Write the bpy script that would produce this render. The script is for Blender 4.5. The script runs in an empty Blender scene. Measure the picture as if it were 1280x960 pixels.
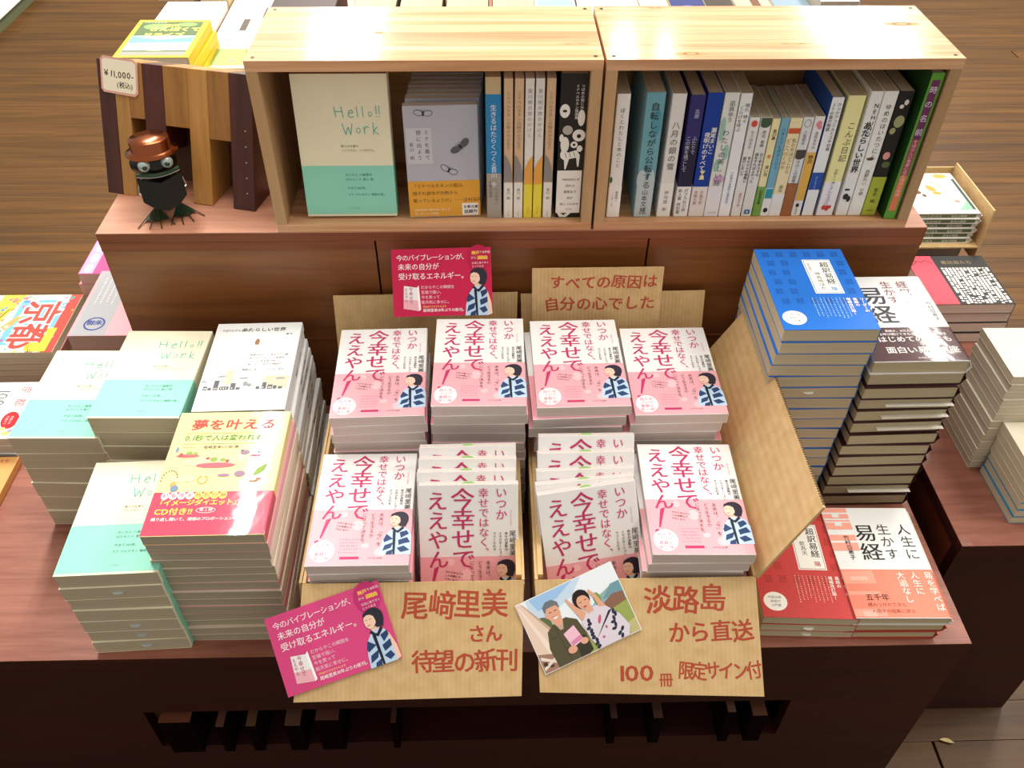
import bpy, bmesh, math, random
from mathutils import Vector, Matrix
random.seed(11)
R = math.radians
scene = bpy.context.scene
COL = scene.collection

# ---------------------------------------------------------------- camera
cam_data = bpy.data.cameras.new('camera')
cam_data.sensor_fit = 'HORIZONTAL'; cam_data.sensor_width = 36.0
cam_data.lens = 36.0 * 1095.0 / 1280.0
cam_data.clip_start = 0.02
cam = bpy.data.objects.new('camera', cam_data); COL.objects.link(cam)
th, ro, yw = R(43.0), R(0.49), R(1.7)
def rotz(v, a): return Vector((v.x*math.cos(a)-v.y*math.sin(a), v.x*math.sin(a)+v.y*math.cos(a), v.z))
fw = Vector((0, math.cos(th), -math.sin(th))); up = Vector((0, math.sin(th), math.cos(th))); rt = Vector((1, 0, 0))
cr = rt*math.cos(ro)+up*math.sin(ro); cu_ = -rt*math.sin(ro)+up*math.cos(ro)
fw, cr, cu_ = rotz(fw, -yw), rotz(cr, -yw), rotz(cu_, -yw)
m3 = Matrix((cr, cu_, -fw)).transposed()
cam.matrix_world = Matrix.Translation((0, -0.625, 1.55)) @ m3.to_4x4()
scene.camera = cam

# ---------------------------------------------------------------- world, lights, exposure
world = bpy.data.worlds.new('world'); scene.world = world; world.use_nodes = True
world.node_tree.nodes['Background'].inputs[0].default_value = (1.0, 0.92, 0.80, 1)
world.node_tree.nodes['Background'].inputs[1].default_value = 0.5
def area(name, loc, sx, sy, power, color=(1, 0.955, 0.88), rot=(0, 0, 0)):
    d = bpy.data.lights.new(name, 'AREA'); d.shape = 'RECTANGLE'; d.size = sx; d.size_y = sy
    d.energy = power; d.color = color
    o = bpy.data.objects.new(name, d); COL.objects.link(o); o.location = loc; o.rotation_euler = rot
    return o
# fluorescent rows that run front to back under the ceiling
area('ceiling_tube_left', (-1.02, 2.05, 2.7), 0.04, 1.25, 46)
area('ceiling_tube_left', (-0.84, 2.05, 2.7), 0.035, 1.25, 34)
area('ceiling_tube_left_far', (-0.86, 4.9, 2.7), 0.30, 1.5, 70)
area('ceiling_tube_right', (2.1, 2.3, 2.7), 0.05, 1.25, 46)
area('ceiling_tube_right_far', (2.3, 4.9, 2.7), 0.36, 1.5, 70)
area('ceiling_tube_mid_far', (0.78, 4.35, 2.7), 0.10, 0.5, 9)
area('ceiling_tube_mid_far', (1.02, 4.35, 2.7), 0.06, 0.4, 5)
area('ceiling_panel_overhead', (-0.1, 0.75, 2.75), 1.4, 0.7, 23)
area('floor_fill_right', (2.0, 0.2, 2.75), 0.8, 0.8, 30)  # added fill light that brightens the floor at the lower right
scene.view_settings.view_transform = 'Standard'
scene.view_settings.look = 'None'
scene.view_settings.gamma = 1.0
scene.view_settings.use_curve_mapping = False
scene.view_settings.exposure = 0.27

# ---------------------------------------------------------------- materials
def lin(h):
    h = h.lstrip('#'); o = []
    for i in (0, 2, 4):
        c = int(h[i:i+2], 16)/255
        o.append(c/12.92 if c <= .04045 else ((c+.055)/1.055)**2.4)
    return (*o, 1)
_m = {}
def mat(hexc, rough=.5, spec=.5, coat=0, metal=0, key=''):
    k = (hexc, rough, spec, coat, metal, key)
    if k in _m: return _m[k]
    m = bpy.data.materials.new('paint_'+hexc.strip('#')); m.use_nodes = True
    b = m.node_tree.nodes['Principled BSDF']
    b.inputs['Base Color'].default_value = lin(hexc); b.inputs['Roughness'].default_value = rough
    b.inputs['Specular IOR Level'].default_value = spec; b.inputs['Metallic'].default_value = metal
    b.inputs['Coat Weight'].default_value = coat; b.inputs['Coat Roughness'].default_value = .06
    m.diffuse_color = lin(hexc)
    _m[k] = m
    return m
def ink(h): return mat(h, .55, .3)
def cover(h, gloss=False):
    """printed card stock: faint tone variation, soft or glossy lamination"""
    k = ('cover', h, gloss)
    if k in _m: return _m[k]
    m = bpy.data.materials.new('card_'+h.strip('#')); m.use_nodes = True
    nt = m.node_tree; b = nt.nodes['Principled BSDF']
    n = nt.nodes.new('ShaderNodeTexNoise'); n.inputs['Scale'].default_value = 30
    tc = nt.nodes.new('ShaderNodeTexCoord'); nt.links.new(tc.outputs['Object'], n.inputs['Vector'])
    r = nt.nodes.new('ShaderNodeValToRGB'); c = lin(h)
    r.color_ramp.elements[0].color = (c[0]*.94, c[1]*.94, c[2]*.94, 1); r.color_ramp.elements[1].color = c
    nt.links.new(n.outputs['Fac'], r.inputs[0]); nt.links.new(r.outputs[0], b.inputs['Base Color'])
    b.inputs['Roughness'].default_value = .5
    b.inputs['Specular IOR Level'].default_value = .15 if gloss else .25
    b.inputs['Coat Weight'].default_value = 1.0 if gloss else 0.04
    b.inputs['Coat Roughness'].default_value = .045 if gloss else .3
    if gloss:
        bp = nt.nodes.new('ShaderNodeBump'); bp.inputs['Strength'].default_value = .12; bp.inputs['Distance'].default_value = .004
        n2 = nt.nodes.new('ShaderNodeTexNoise'); n2.inputs['Scale'].default_value = 14; n2.inputs['Detail'].default_value = 3
        nt.links.new(tc.outputs['Object'], n2.inputs['Vector']); nt.links.new(n2.outputs['Fac'], bp.inputs['Height'])
        nt.links.new(bp.outputs[0], b.inputs['Coat Normal'])
    m.diffuse_color = c
    _m[k] = m
    return m
def pages(h='#cfc5ae', lines=900):
    k = ('pages', h, lines)
    if k in _m: return _m[k]
    m = bpy.data.materials.new('pages_'+h.strip('#')); m.use_nodes = True
    nt = m.node_tree; b = nt.nodes['Principled BSDF']
    tc = nt.nodes.new('ShaderNodeTexCoord'); mp = nt.nodes.new('ShaderNodeMapping')
    mp.inputs['Scale'].default_value = (3, 3, lines)
    n = nt.nodes.new('ShaderNodeTexNoise'); n.inputs['Scale'].default_value = 1; n.inputs['Detail'].default_value = 2
    nt.links.new(tc.outputs['Object'], mp.inputs[0]); nt.links.new(mp.outputs[0], n.inputs['Vector'])
    r = nt.nodes.new('ShaderNodeValToRGB'); c = lin(h)
    r.color_ramp.elements[0].position = .3; r.color_ramp.elements[1].position = .7
    r.color_ramp.elements[0].color = (c[0]*.72, c[1]*.72, c[2]*.70, 1); r.color_ramp.elements[1].color = c
    nt.links.new(n.outputs['Fac'], r.inputs[0]); nt.links.new(r.outputs[0], b.inputs['Base Color'])
    b.inputs['Roughness'].default_value = .85
    _m[k] = m
    return m
def wood(c1, c2, scale=(2, 26, 26), rough=.45, coat=0.0, spec=.4, key='', coords='Object', croug=.15, vary=.11):
    k = ('wood', c1, c2, scale, rough, coat, key)
    if k in _m: return _m[k]
    m = bpy.data.materials.new('wood_'+(key or c1.strip('#'))); m.use_nodes = True
    nt = m.node_tree; b = nt.nodes['Principled BSDF']; L = nt.links.new
    tc = nt.nodes.new('ShaderNodeTexCoord'); oi = nt.nodes.new('ShaderNodeObjectInfo')
    mp = nt.nodes.new('ShaderNodeMapping'); mp.inputs['Scale'].default_value = scale
    L(tc.outputs[coords], mp.inputs[0])
    ad = nt.nodes.new('ShaderNodeVectorMath'); ad.operation = 'ADD'
    sc = nt.nodes.new('ShaderNodeVectorMath'); sc.operation = 'SCALE'; sc.inputs[0].default_value = (7, 3, 5)
    L(oi.outputs['Random'], sc.inputs['Scale']); L(mp.outputs[0], ad.inputs[0]); L(sc.outputs[0], ad.inputs[1])
    n = nt.nodes.new('ShaderNodeTexNoise'); n.inputs['Scale'].default_value = 1.0; n.inputs['Detail'].default_value = 5
    n.inputs['Distortion'].default_value = .7
    L(ad.outputs[0], n.inputs['Vector'])
    n2 = nt.nodes.new('ShaderNodeTexNoise'); n2.inputs['Scale'].default_value = 5; n2.inputs['Detail'].default_value = 3
    L(ad.outputs[0], n2.inputs['Vector'])
    mx = nt.nodes.new('ShaderNodeMath'); mx.operation = 'MULTIPLY_ADD'; mx.inputs[1].default_value = .35; 
    L(n2.outputs['Fac'], mx.inputs[0]); L(n.outputs['Fac'], mx.inputs[2])
    r = nt.nodes.new('ShaderNodeValToRGB')
    r.color_ramp.elements[0].position = .45; r.color_ramp.elements[1].position = .85
    r.color_ramp.elements[0].color = lin(c1); r.color_ramp.elements[1].color = lin(c2)
    L(mx.outputs[0], r.inputs[0])
    hs = nt.nodes.new('ShaderNodeHueSaturation')
    mr = nt.nodes.new('ShaderNodeMapRange'); mr.inputs['To Min'].default_value = 1-vary; mr.inputs['To Max'].default_value = 1+vary
    L(oi.outputs['Random'], mr.inputs[0]); L(mr.outputs[0], hs.inputs['Value']); L(r.outputs[0], hs.inputs['Color'])
    L(hs.outputs[0], b.inputs['Base Color'])
    b.inputs['Roughness'].default_value = rough; b.inputs['Coat Weight'].default_value = coat
    b.inputs['Coat Roughness'].default_value = croug; b.inputs['Specular IOR Level'].default_value = spec
    bp = nt.nodes.new('ShaderNodeBump'); bp.inputs['Strength'].default_value = .1; bp.inputs['Distance'].default_value = .002
    L(n2.outputs['Fac'], bp.inputs['Height']); L(bp.outputs[0], b.inputs['Normal'])
    _m[k] = m
    return m
def cardboard():
    if 'cb' in _m: return _m['cb']
    m = bpy.data.materials.new('cardboard'); m.use_nodes = True
    nt = m.node_tree; b = nt.nodes['Principled BSDF']; L = nt.links.new
    tc = nt.nodes.new('ShaderNodeTexCoord')
    w = nt.nodes.new('ShaderNodeTexWave'); w.inputs['Scale'].default_value = 55; w.inputs['Distortion'].default_value = .6
    w.inputs['Detail'].default_value = 2
    n = nt.nodes.new('ShaderNodeTexNoise'); n.inputs['Scale'].default_value = 60; n.inputs['Detail'].default_value = 5
    L(tc.outputs['Object'], w.inputs['Vector']); L(tc.outputs['Object'], n.inputs['Vector'])
    mx = nt.nodes.new('ShaderNodeMix'); mx.data_type = 'FLOAT'; mx.inputs[0].default_value = .9
    L(w.outputs['Fac'], mx.inputs[2]); L(n.outputs['Fac'], mx.inputs[3])
    r = nt.nodes.new('ShaderNodeValToRGB'); r.color_ramp.elements[0].position = .3; r.color_ramp.elements[1].position = .7
    r.color_ramp.elements[0].color = lin('#c7a470'); r.color_ramp.elements[1].color = lin('#d6b685')
    L(mx.outputs[0], r.inputs[0]); L(r.outputs[0], b.inputs['Base Color']); b.inputs['Roughness'].default_value = .75
    bp = nt.nodes.new('ShaderNodeBump'); bp.inputs['Strength'].default_value = .25; bp.inputs['Distance'].default_value = .001
    L(w.outputs['Fac'], bp.inputs['Height']); L(bp.outputs[0], b.inputs['Normal'])
    _m['cb'] = m
    return m
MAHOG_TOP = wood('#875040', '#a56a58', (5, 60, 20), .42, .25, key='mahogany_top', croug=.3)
MAHOG_SHADE = wood('#280705', '#340b08', (4, 50, 50), .5, .1, key='mahogany_shaded', croug=.35)  # darker copy of the table-top mahogany; shade of the unlit faces is in the colour
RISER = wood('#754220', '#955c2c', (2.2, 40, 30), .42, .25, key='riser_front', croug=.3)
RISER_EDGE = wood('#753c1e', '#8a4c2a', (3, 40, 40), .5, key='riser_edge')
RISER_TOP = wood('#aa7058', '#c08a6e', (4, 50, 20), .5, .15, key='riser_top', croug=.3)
PINE = wood('#b67c50', '#e2b48a', (1.4, 55, 30), .5, .4, spec=.2, key='pine', croug=.13)
PINE_IN = wood('#b98c58', '#d2ab77', (2.0, 30, 30), .55, key='pine_inner')
PINE_V = wood('#a48058', '#ba966c', (30, 30, 2), .5, .1, key='pine_upright')
FLOOR = wood('#442a0c', '#684418', (1.3, 26, 10), .42, .15, key='floor_oak', croug=.3, vary=.035)

# ---------------------------------------------------------------- object helpers
def link(o, parent=None):
    COL.objects.link(o)
    if parent: o.parent = parent
    return o
def thing(name, label, cat, loc=(0, 0, 0), rot=(0, 0, 0), group=None):
    o = bpy.data.objects.new(name, None); o.empty_display_size = .03
    link(o); o.location = loc; o.rotation_euler = rot
    o['label'] = label; o['category'] = cat
    if group: o['group'] = group
    return o
def tagm(o, label, cat, group=None):
    o['label'] = label; o['category'] = cat
    if group: o['group'] = group
    return o
def struct(o): o['kind'] = 'structure'; return o
def to_obj(name, bm, mats, parent=None, smooth=False):
    me = bpy.data.meshes.new(name); bmesh.ops.recalc_face_normals(bm, faces=bm.faces)
    bm.to_mesh(me); bm.free()
    for m in (mats if isinstance(mats, (list, tuple)) else [mats]): me.materials.append(m)
    if smooth:
        for p in me.polygons: p.use_smooth = True
    return link(bpy.data.objects.new(name, me), parent)
def abox(bm, x0, x1, y0, y1, z0, z1, mi=0, bev=0):
    vs = [bm.verts.new(p) for p in ((x0,y0,z0),(x1,y0,z0),(x1,y1,z0),(x0,y1,z0),(x0,y0,z1),(x1,y0,z1),(x1,y1,z1),(x0,y1,z1))]
    fs = [bm.faces.new([vs[i] for i in q]) for q in ((0,3,2,1),(4,5,6,7),(0,1,5,4),(1,2,6,5),(2,3,7,6),(3,0,4,7))]
    for f in fs: f.material_index = mi
    if bev:
        es = list({e for f in fs for e in f.edges})
        bmesh.ops.bevel(bm, geom=es, offset=bev, segments=2, affect='EDGES', profile=.6)
def box(name, b, m, parent=None, bev=0):
    bm = bmesh.new(); abox(bm, *b, bev=bev); return to_obj(name, bm, m, parent)
def cyl(bm, p0, p1, r0, r1=None, seg=12, mi=0):
    p0, p1 = Vector(p0), Vector(p1); r1 = r0 if r1 is None else r1
    d = (p1-p0); q = d.to_track_quat('Z', 'Y'); A = []; B = []
    for i in range(seg):
        a = 2*math.pi*i/seg; v = Vector((math.cos(a), math.sin(a), 0))
        A.append(bm.verts.new(p0+q @ (v*r0))); B.append(bm.verts.new(p1+q @ (v*r1)))
    for i in range(seg):
        j = (i+1) % seg; f = bm.faces.new((A[i], A[j], B[j], B[i])); f.material_index = mi
    bm.faces.new(A[::-1]).material_index = mi; bm.faces.new(B).material_index = mi
def tube(bm, pts, r, seg=8, mi=0):
    for a, b in zip(pts, pts[1:]): cyl(bm, a, b, r, seg=seg, mi=mi)
def prism(bm, poly, d, f, mi=0):
    """poly 2D, thickness d, f(u,v,w)->3D"""
    A = [bm.verts.new(f(u, v, 0)) for u, v in poly]; B = [bm.verts.new(f(u, v, d)) for u, v in poly]
    n = len(poly)
    bm.faces.new(A[::-1]).material_index = mi; bm.faces.new(B).material_index = mi
    for i in range(n):
        j = (i+1) % n; bm.faces.new((A[i], A[j], B[j], B[i])).material_index = mi
def copy_tree(o, parent=None):
    c = o.copy(); COL.objects.link(c); c.parent = parent
    for ch in o.children: copy_tree(ch, c)
    return c

# ---------------------------------------------------------------- lettering and flat print
_cu = bpy.data.curves.new('letter', 'FONT'); _cu.resolution_u = 2
_ob = bpy.data.objects.new('letter', _cu); COL.objects.link(_ob)   # scratch object, removed at the end
_g = {}
def glyph(ch, off=0.0):
    off = 0.0; k = (ch, off)
    if k in _g: return _g[k]
    if not ch.strip(): _g[k] = ([], [], .35); return _g[k]
    _cu.body = ch; _cu.offset = off
    dg = bpy.context.evaluated_depsgraph_get(); dg.update()
    me = bpy.data.meshes.new_from_object(_ob.evaluated_get(dg))
    vs = [(v.co.x, v.co.y) for v in me.vertices]; fs = [tuple(p.vertices) for p in me.polygons]
    bpy.data.meshes.remove(me)
    adv = 1.0 if ord(ch) > 0x2fff else (max(x for x, _ in vs) + .07 if vs else .3)
    _g[k] = (vs, fs, adv)
    return _g[k]
ROTV = 'ー〜「」『』()—…'
def text(s, x, y, size, v=False, off=0.0, rot=0, jit=0, pitch=1.0, lead=1.5, slant=0, sx=1.0, align='l'):
    """geometry list for a text. x,y: left/top corner (of first column when vertical: its centre line, columns run leftwards)"""
    out = []
    ca, sa = math.cos(R(rot)), math.sin(R(rot))
    for li, line in enumerate(s.split('\n')):
        if v: cx, cy = -li*size*lead, 0
        else:
            cx, cy = 0, -li*size*lead
            if align == 'c': cx = -sum(glyph(c, off)[2] for c in line)*size*pitch/2
        for ch in line:
            vs, fs, adv = glyph(ch, off)
            if vs:
                j = (random.uniform(-jit, jit), random.uniform(-jit, jit), random.uniform(-jit, jit)*4)
                pts = []
                for (a, b) in vs:
                    px, py = a-adv/2, b-.38
                    if v:
                        if ch in ROTV: px, py = py, -px
                        elif ch in '、。,.': px += .6; py += .55
                        elif ch in 'ァィゥェォッャュョぁぃぅぇぉっゃゅょ': px += .1; py += .1
                    cj, sj = math.cos(j[2]), math.sin(j[2])
                    px, py = px*cj-py*sj+j[0], px*sj+py*cj+j[1]
                    px += py*slant; px *= sx
                    if v: qx, qy = cx+px*size, cy+(py-.5)*size
                    else: qx, qy = cx+(px+adv/2)*size, cy+(py-.5)*size
                    pts.append((x+qx*ca-qy*sa, y+qx*sa+qy*ca))
                if off < 0:  # brush-like: thicker verticals only
                    for ax in (off*size, 0, -off*size): out.append(([(a+ax, b) for a, b in pts], fs))
                elif off:    # heavier stroke: the letter is struck four times, slightly apart
                    d = off*size*.55
                    for ax, ay in ((-d, -d*.6), (d, -d*.6), (-d, d*.6), (d, d*.6)): out.append(([(a+ax, b+ay) for a, b in pts], fs))
                else: out.append((pts, fs))
            if v: cy -= size*pitch*(1 if ord(ch) > 0x2fff or not ch.strip() else adv if False else 1)*(.6 if not ch.strip() else 1)
            else: cx += adv*size*pitch
    return out
def poly(*p): return [(list(p), [tuple(range(len(p)))])]
def rect(x0, y0, x1, y1): return poly((x0, y0), (x1, y0), (x1, y1), (x0, y1))
def ell(cx, cy, rx, ry, n=24, rot=0, a0=0, a1=360):
    c, s = math.cos(R(rot)), math.sin(R(rot)); P = []
    m = n if a1-a0 >= 360 else n+1
    for i in range(m):
        t = R(a0+(a1-a0)*i/n); u, v = rx*math.cos(t), ry*math.sin(t)
        P.append((cx+u*c-v*s, cy+u*s+v*c))
    return poly(*P)
def ring(cx, cy, rx, ry, w, n=28):
    P = []; F = []
    for i in range(n):
        t = 2*math.pi*i/n
        P += [(cx+rx*math.cos(t), cy+ry*math.sin(t)), (cx+(rx-w)*math.cos(t), cy+(ry-w)*math.sin(t))]
        j = (i+1) % n; F.append((2*i, 2*j, 2*j+1, 2*i+1))
    return [(P, F)]
def line(x0, y0, x1, y1, w):
    dx, dy = x1-x0, y1-y0; l = math.hypot(dx, dy) or 1; nx, ny = -dy/l*w/2, dx/l*w/2
    return poly((x0+nx, y0+ny), (x1+nx, y1+ny), (x1-nx, y1-ny), (x0-nx, y0-ny))
def pline(pts, w):
    o = []
    for a, b in zip(pts, pts[1:]): o += line(*a, *b, w)
    return o
def scribble(x, y, w, rows, lead, h=.35, ch=1.6):
    """rows of tiny illegible print"""
    o = []
    for r in range(rows):
        cx = x
        while cx < x+w*random.uniform(.82, 1):
            l = random.uniform(.5, 1)*ch; o += rect(cx, y-r*lead-h, cx+l*.75, y-r*lead+h*random.uniform(.2, 1)); cx += ch*1.15
    return o
def vscribble(x, y, hh, cols, lead, w=.35, ch=1.6):
    o = []
    for r in range(cols):
        cy = y
        while cy > y-hh*random.uniform(.8, 1):
            l = random.uniform(.5, 1)*ch; o += rect(x-r*lead-w, cy-l*.75, x-r*lead+w*random.uniform(.3, 1), cy); cy -= ch*1.15
    return o
def decal(name, parent, frame, layers, base=.12, step=.07, label=None):
    """one mesh of printed shapes; layers = [(material, geometry)], millimetres in the frame's plane"""
    V, F, M, mats = [], [], [], []
    for k, (m, geo) in enumerate(layers):
        if m not in mats: mats.append(m)
        mi = mats.index(m); w = base+k*step
        dd = min(.008, step/10)
        for i, (pts, fs) in enumerate(geo):      # every piece lies a hair above its neighbour, so none are coplanar
            o = len(V); V += [frame(u/1000, v/1000, (w+(i % 8)*dd)/1000) for u, v in pts]
            for f in fs: F.append(tuple(o+i for i in f)); M.append(mi)
    me = bpy.data.meshes.new(name); me.from_pydata(V, [], F)
    for m in mats: me.materials.append(m)
    me.polygons.foreach_set('material_index', M); me.update()
    ob = link(bpy.data.objects.new(name, me), parent)
    if label: ob['label'] = label
    return ob

# ---------------------------------------------------------------- books
def u_profile(W, T, c, rnd, grow=0, hard=False):
    """outer and inner outline of a wrap-round cover, spine on +x (x,z pairs)"""
    x0, x1, z0, z1 = -W/2-(grow*0), W/2+grow, -grow, T+grow
    r = min(rnd, T*.45); o = [(x0, z1)]; n = 4
    bul = r*.6 if hard else 0
    for i in range(n+1):
        a = math.pi/2*(1-i/n); o.append((x1-r+r*math.cos(a), z1-r+r*math.sin(a)))
    if hard: o.append((x1+bul, T/2))
    for i in range(n+1):
        a = -math.pi/2*(i/n); o.append((x1-r+r*math.cos(a), z0+r+r*math.sin(a)))
    o.append((x0, z0))
    inn = []
    for (x, z) in o:
        zz = min(max(z, z0+c), z1-c); xx = min(x, x1-c+(bul if abs(z-T/2) < 1e-6 else 0)); inn.append((xx, zz))
    return o, inn
def wrap(name, W, T, y0, y1, c, m, parent, rnd=.0015, grow=0, hard=False):
    o, inn = u_profile(W, T, c, rnd, grow, hard)
    bm = bmesh.new(); rows = []
    for y in (y0, y1):
        rows.append(([bm.verts.new((x, y, z)) for x, z in o], [bm.verts.new((x, y, z)) for x, z in inn]))
    n = len(o)
    for i in range(n-1):
        (a, ai), (b, bi) = rows
        bm.faces.new((a[i], a[i+1], b[i+1], b[i])); bm.faces.new((ai[i+1], ai[i], bi[i], bi[i+1]))
        bm.faces.new((a[i+1], a[i], ai[i], ai[i+1])); bm.faces.new((b[i], b[i+1], bi[i+1], bi[i]))
    for k in (0, n-1):
        bm.faces.new((rows[0][0][k], rows[0][1][k], rows[1][1][k], rows[1][0][k]) if k else (rows[0][1][k], rows[0][0][k], rows[1][0][k], rows[1][1][k]))
    return to_obj(name, bm, m, parent)
def book(name, W, L, T, cov, pg, label='', cat='book', group=None, band=None, hard=False, gap=.0006, slip=None, bandmat=None):
    """flat book lying on its back: base at z=0, front cover up, spine at +x. band=(material, height in m)"""
    t = thing(name, label, cat, group=group)
    c = .0014 if hard else .0007
    wrap('cover', W, T, -L/2, L/2, c, cov, t, rnd=.006 if hard else .0016, hard=hard)
    ins = .0022 if hard else .0004
    box('page_block', (-W/2+ins, W/2-c-.0002, -L/2+ins, L/2-ins, c+.0001, T-c-.0001), pg, t)
    if band: wrap('belly_band', W, T, -L/2+.0008, -L/2+band[1], .0003, band[0], t, rnd=.006 if hard else .0016, grow=.0003, hard=hard)
    if slip:
        bm = bmesh.new(); n = 10
        P = [(-.0085+.017*0, 0)]; P = [(.0075*math.cos(math.pi*i/n), -.0042*math.sin(math.pi*i/n)) for i in range(n+1)]
        prism(bm, P, .0003, lambda u, v, w: Vector((u+slip[0], -L/2+v+.0004, T*.55+w)))
        s = to_obj('order_slip', bm, mat(slip[1], .6), t)
    return t
def frame_cover(W, L, T, g=.0): return lambda u, v, w: Vector((-W/2+u, -L/2+v, T+g+w))
def frame_spine(W, L, T, g=.0): return lambda u, v, w: Vector((W/2+g+w, -L/2+v, T-u))
ORD = ['topmost', 'second from the top', 'third from the top', 'fourth from the top', 'fifth from the top', 'sixth from the top',
       'seventh from the top', 'eighth from the top', 'ninth from the top', 'tenth from the top', 'eleventh from the top', 'twelfth from the top',
       'thirteenth from the top', 'fourteenth from the top', 'fifteenth from the top', 'sixteenth from the top', 'seventeenth from the top']
def stack(top, plain, n, x, y, z0, T, yaw, what, where, group, jit=.0012, yj=.8, toplabel=None, shifts=None, alt=None, altat=(), lean=(0, 0)):
    """n books; top is already built, the rest are copies of plain"""
    used = []
    for k in range(n):
        if k == 0: b = top
        elif alt and k in altat: b = copy_tree(alt)
        else: b = copy_tree(plain)
        dx = random.uniform(-jit, jit) if k else 0; dy = random.uniform(-jit, jit) if k else 0
        if shifts and k < len(shifts): dx += shifts[k][0]; dy += shifts[k][1]
        f = (n-1-k)
        b.location = (x+dx+lean[0]*k, y+dy+lean[1]*k, z0+T*f)
        b.rotation_euler = (0, 0, R(yaw+(random.uniform(-yj, yj) if k else 0)))
        b['group'] = group
        b['category'] = 'book'
        b['label'] = (toplabel if (k == 0 and toplabel) else f'{what}, {ORD[k]} in the {where}')
    return
def discard(t):
    for c in list(t.children):
        bpy.data.objects.remove(c)
    bpy.data.objects.remove(t)

# ================================================================ THE SETTING
fl = struct(bpy.data.objects.new('floor', None)); link(fl)
PW = .0752; PLK = {}
def plank_mesh(L):
    L = round(L, 2)
    if L not in PLK:
        bm = bmesh.new(); abox(bm, .0005, L-.0005, .0005, PW-.0005, -.012, 0, bev=.0006)
        me = bpy.data.meshes.new('plank'); bm.to_mesh(me); bm.free(); me.materials.append(FLOOR); PLK[L] = me
    return PLK[L]
rows = []
y = -.9023+.0
while y < 5.4: rows.append(y); y += PW
for i, y in enumerate(rows):
    xl, xr = -.6-.62*max(0, y+.2)-.3, .9+.66*max(0, y+.2)+.2
    if y > 1.2: xl, xr = max(xl, -3.3), min(xr, 3.6)
    if y < -.25: xl, xr = -1.3, 1.7
    cut = .79 if i == 12 else xl+random.uniform(.6, xr-xl-.5)
    for a, b in ((xl, cut), (cut, xr)):
        p = bpy.data.objects.new('plank', plank_mesh(b-a)); link(p, fl); p.location = (a, y, 0)
sub = struct(box('floor', (-6, 6, -2, 7.5, -.05, -.0125), mat('#2b1a0c', .8)))

struct(box('wall_back', (-6, 6, 7.4, 7.5, -.05, 2.85), mat('#cfc8b8', .8)))

# ---------------------------------------------------------------- display table and riser
DT = thing('display_table', 'low dark mahogany display table that carries the book stacks and cardboard boxes', 'table', (0, 0, 0))
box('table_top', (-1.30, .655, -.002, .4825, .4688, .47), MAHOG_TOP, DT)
box('top_core', (-1.30, .655, -.002, .4825, .446, .4687), MAHOG_SHADE, DT)  # shade-toned slab, so the lit tone stays on the upper face
box('front_rail', (-1.30, .655, 0.0, .02, .315, .446), MAHOG_SHADE, DT)
box('front_panel', (-1.30, .655, 0.0, .02, 0.0, .205), MAHOG_SHADE, DT)
box('end_panel', (.635, .655, .021, .48, 0, .446), MAHOG_SHADE, DT)
box('front_stile', (-1.3, -.52, 0.0, .02, .2055, .3145), MAHOG_SHADE, DT)
box('front_stile', (.44, .655, 0.0, .02, .2055, .3145), MAHOG_SHADE, DT)
box('inner_shelf', (-.52, .44, .0205, .30, .19, .205), MAHOG_SHADE, DT)
LT = thing('left_table', 'mahogany table behind the left end under the travel magazines', 'table', (0, 0, 0))
box('table_top', (-1.30, -.586, .4835, .70, .4688, .47), MAHOG_TOP, LT)
box('top_core', (-1.30, -.586, .4835, .70, .446, .4687), MAHOG_SHADE, LT)
box('back_ledge', (-.775, -.586, .7003, .832, .446, .47), MAHOG_TOP, LT)
box('side_panel', (-.606, -.588, .49, .82, 0, .4455), MAHOG_SHADE, LT)
box('side_panel', (-.77, -.752, .49, .82, 0, .4455), MAHOG_SHADE, LT)

RI = thing('display_riser', 'raised brown wooden riser in three sections behind the book stacks', 'riser', (0, 0, 0))
box('riser_top', (-.583, .656, .4837, .735, .8267, .828), RISER_TOP, RI)
box('top_core', (-.583, .656, .4837, .735, .812, .8266), RISER_EDGE, RI)
for a, b in ((-.583, -.1755), (-.1725, .2360), (.2390, .656)):
    box('front_panel', (a, b, .4860, .505, .0, .8105), RISER, RI)
    box('edge_band', (a, b, .4838, .4858, .796, .8115), RISER_EDGE, RI)
box('side_panel', (-.583, -.565, .506, .735, 0, .8115), RISER, RI)
box('side_panel', (.638, .656, .506, .735, 0, .8115), RISER, RI)
box('lower_band', (-.566, .638, .4845, .4858, .62, .6215), RISER_EDGE, RI)

BD = thing('back_display_table', 'mahogany table behind the pine crates under the yellow magazines', 'table', (0, 0, 0))
box('table_top', (-.655, .65, .87, 1.9, .817, .84), MAHOG_TOP, BD, bev=.001)
box('side_panel', (-.65, -.63, .88, 1.89, 0, .8165), MAHOG_SHADE, BD)
box('side_panel', (.625, .645, .88, 1.89, 0, .8165), MAHOG_SHADE, BD)
box('front_panel', (-.629, .624, .88, .90, 0, .8165), MAHOG_SHADE, BD)

ST = thing('side_table', 'reddish mahogany side table at the right with page-side-out book stacks', 'table', (0, 0, 0))
box('table_top', (.6835, .943, .134, .97, .5058, .507), MAHOG_TOP, ST)
box('top_core', (.6835, .943, .134, .97, .485, .5057), MAHOG_SHADE, ST)
box('front_panel', (.6845, .942, .1365, .155, 0, .4845), MAHOG_SHADE, ST)
box('side_panel', (.6845, .70, .1555, .965, 0, .4845), wood('#5a2817', '#70351f', (40, 4, 40), .5, .1, key='side_panel'), ST)

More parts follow.
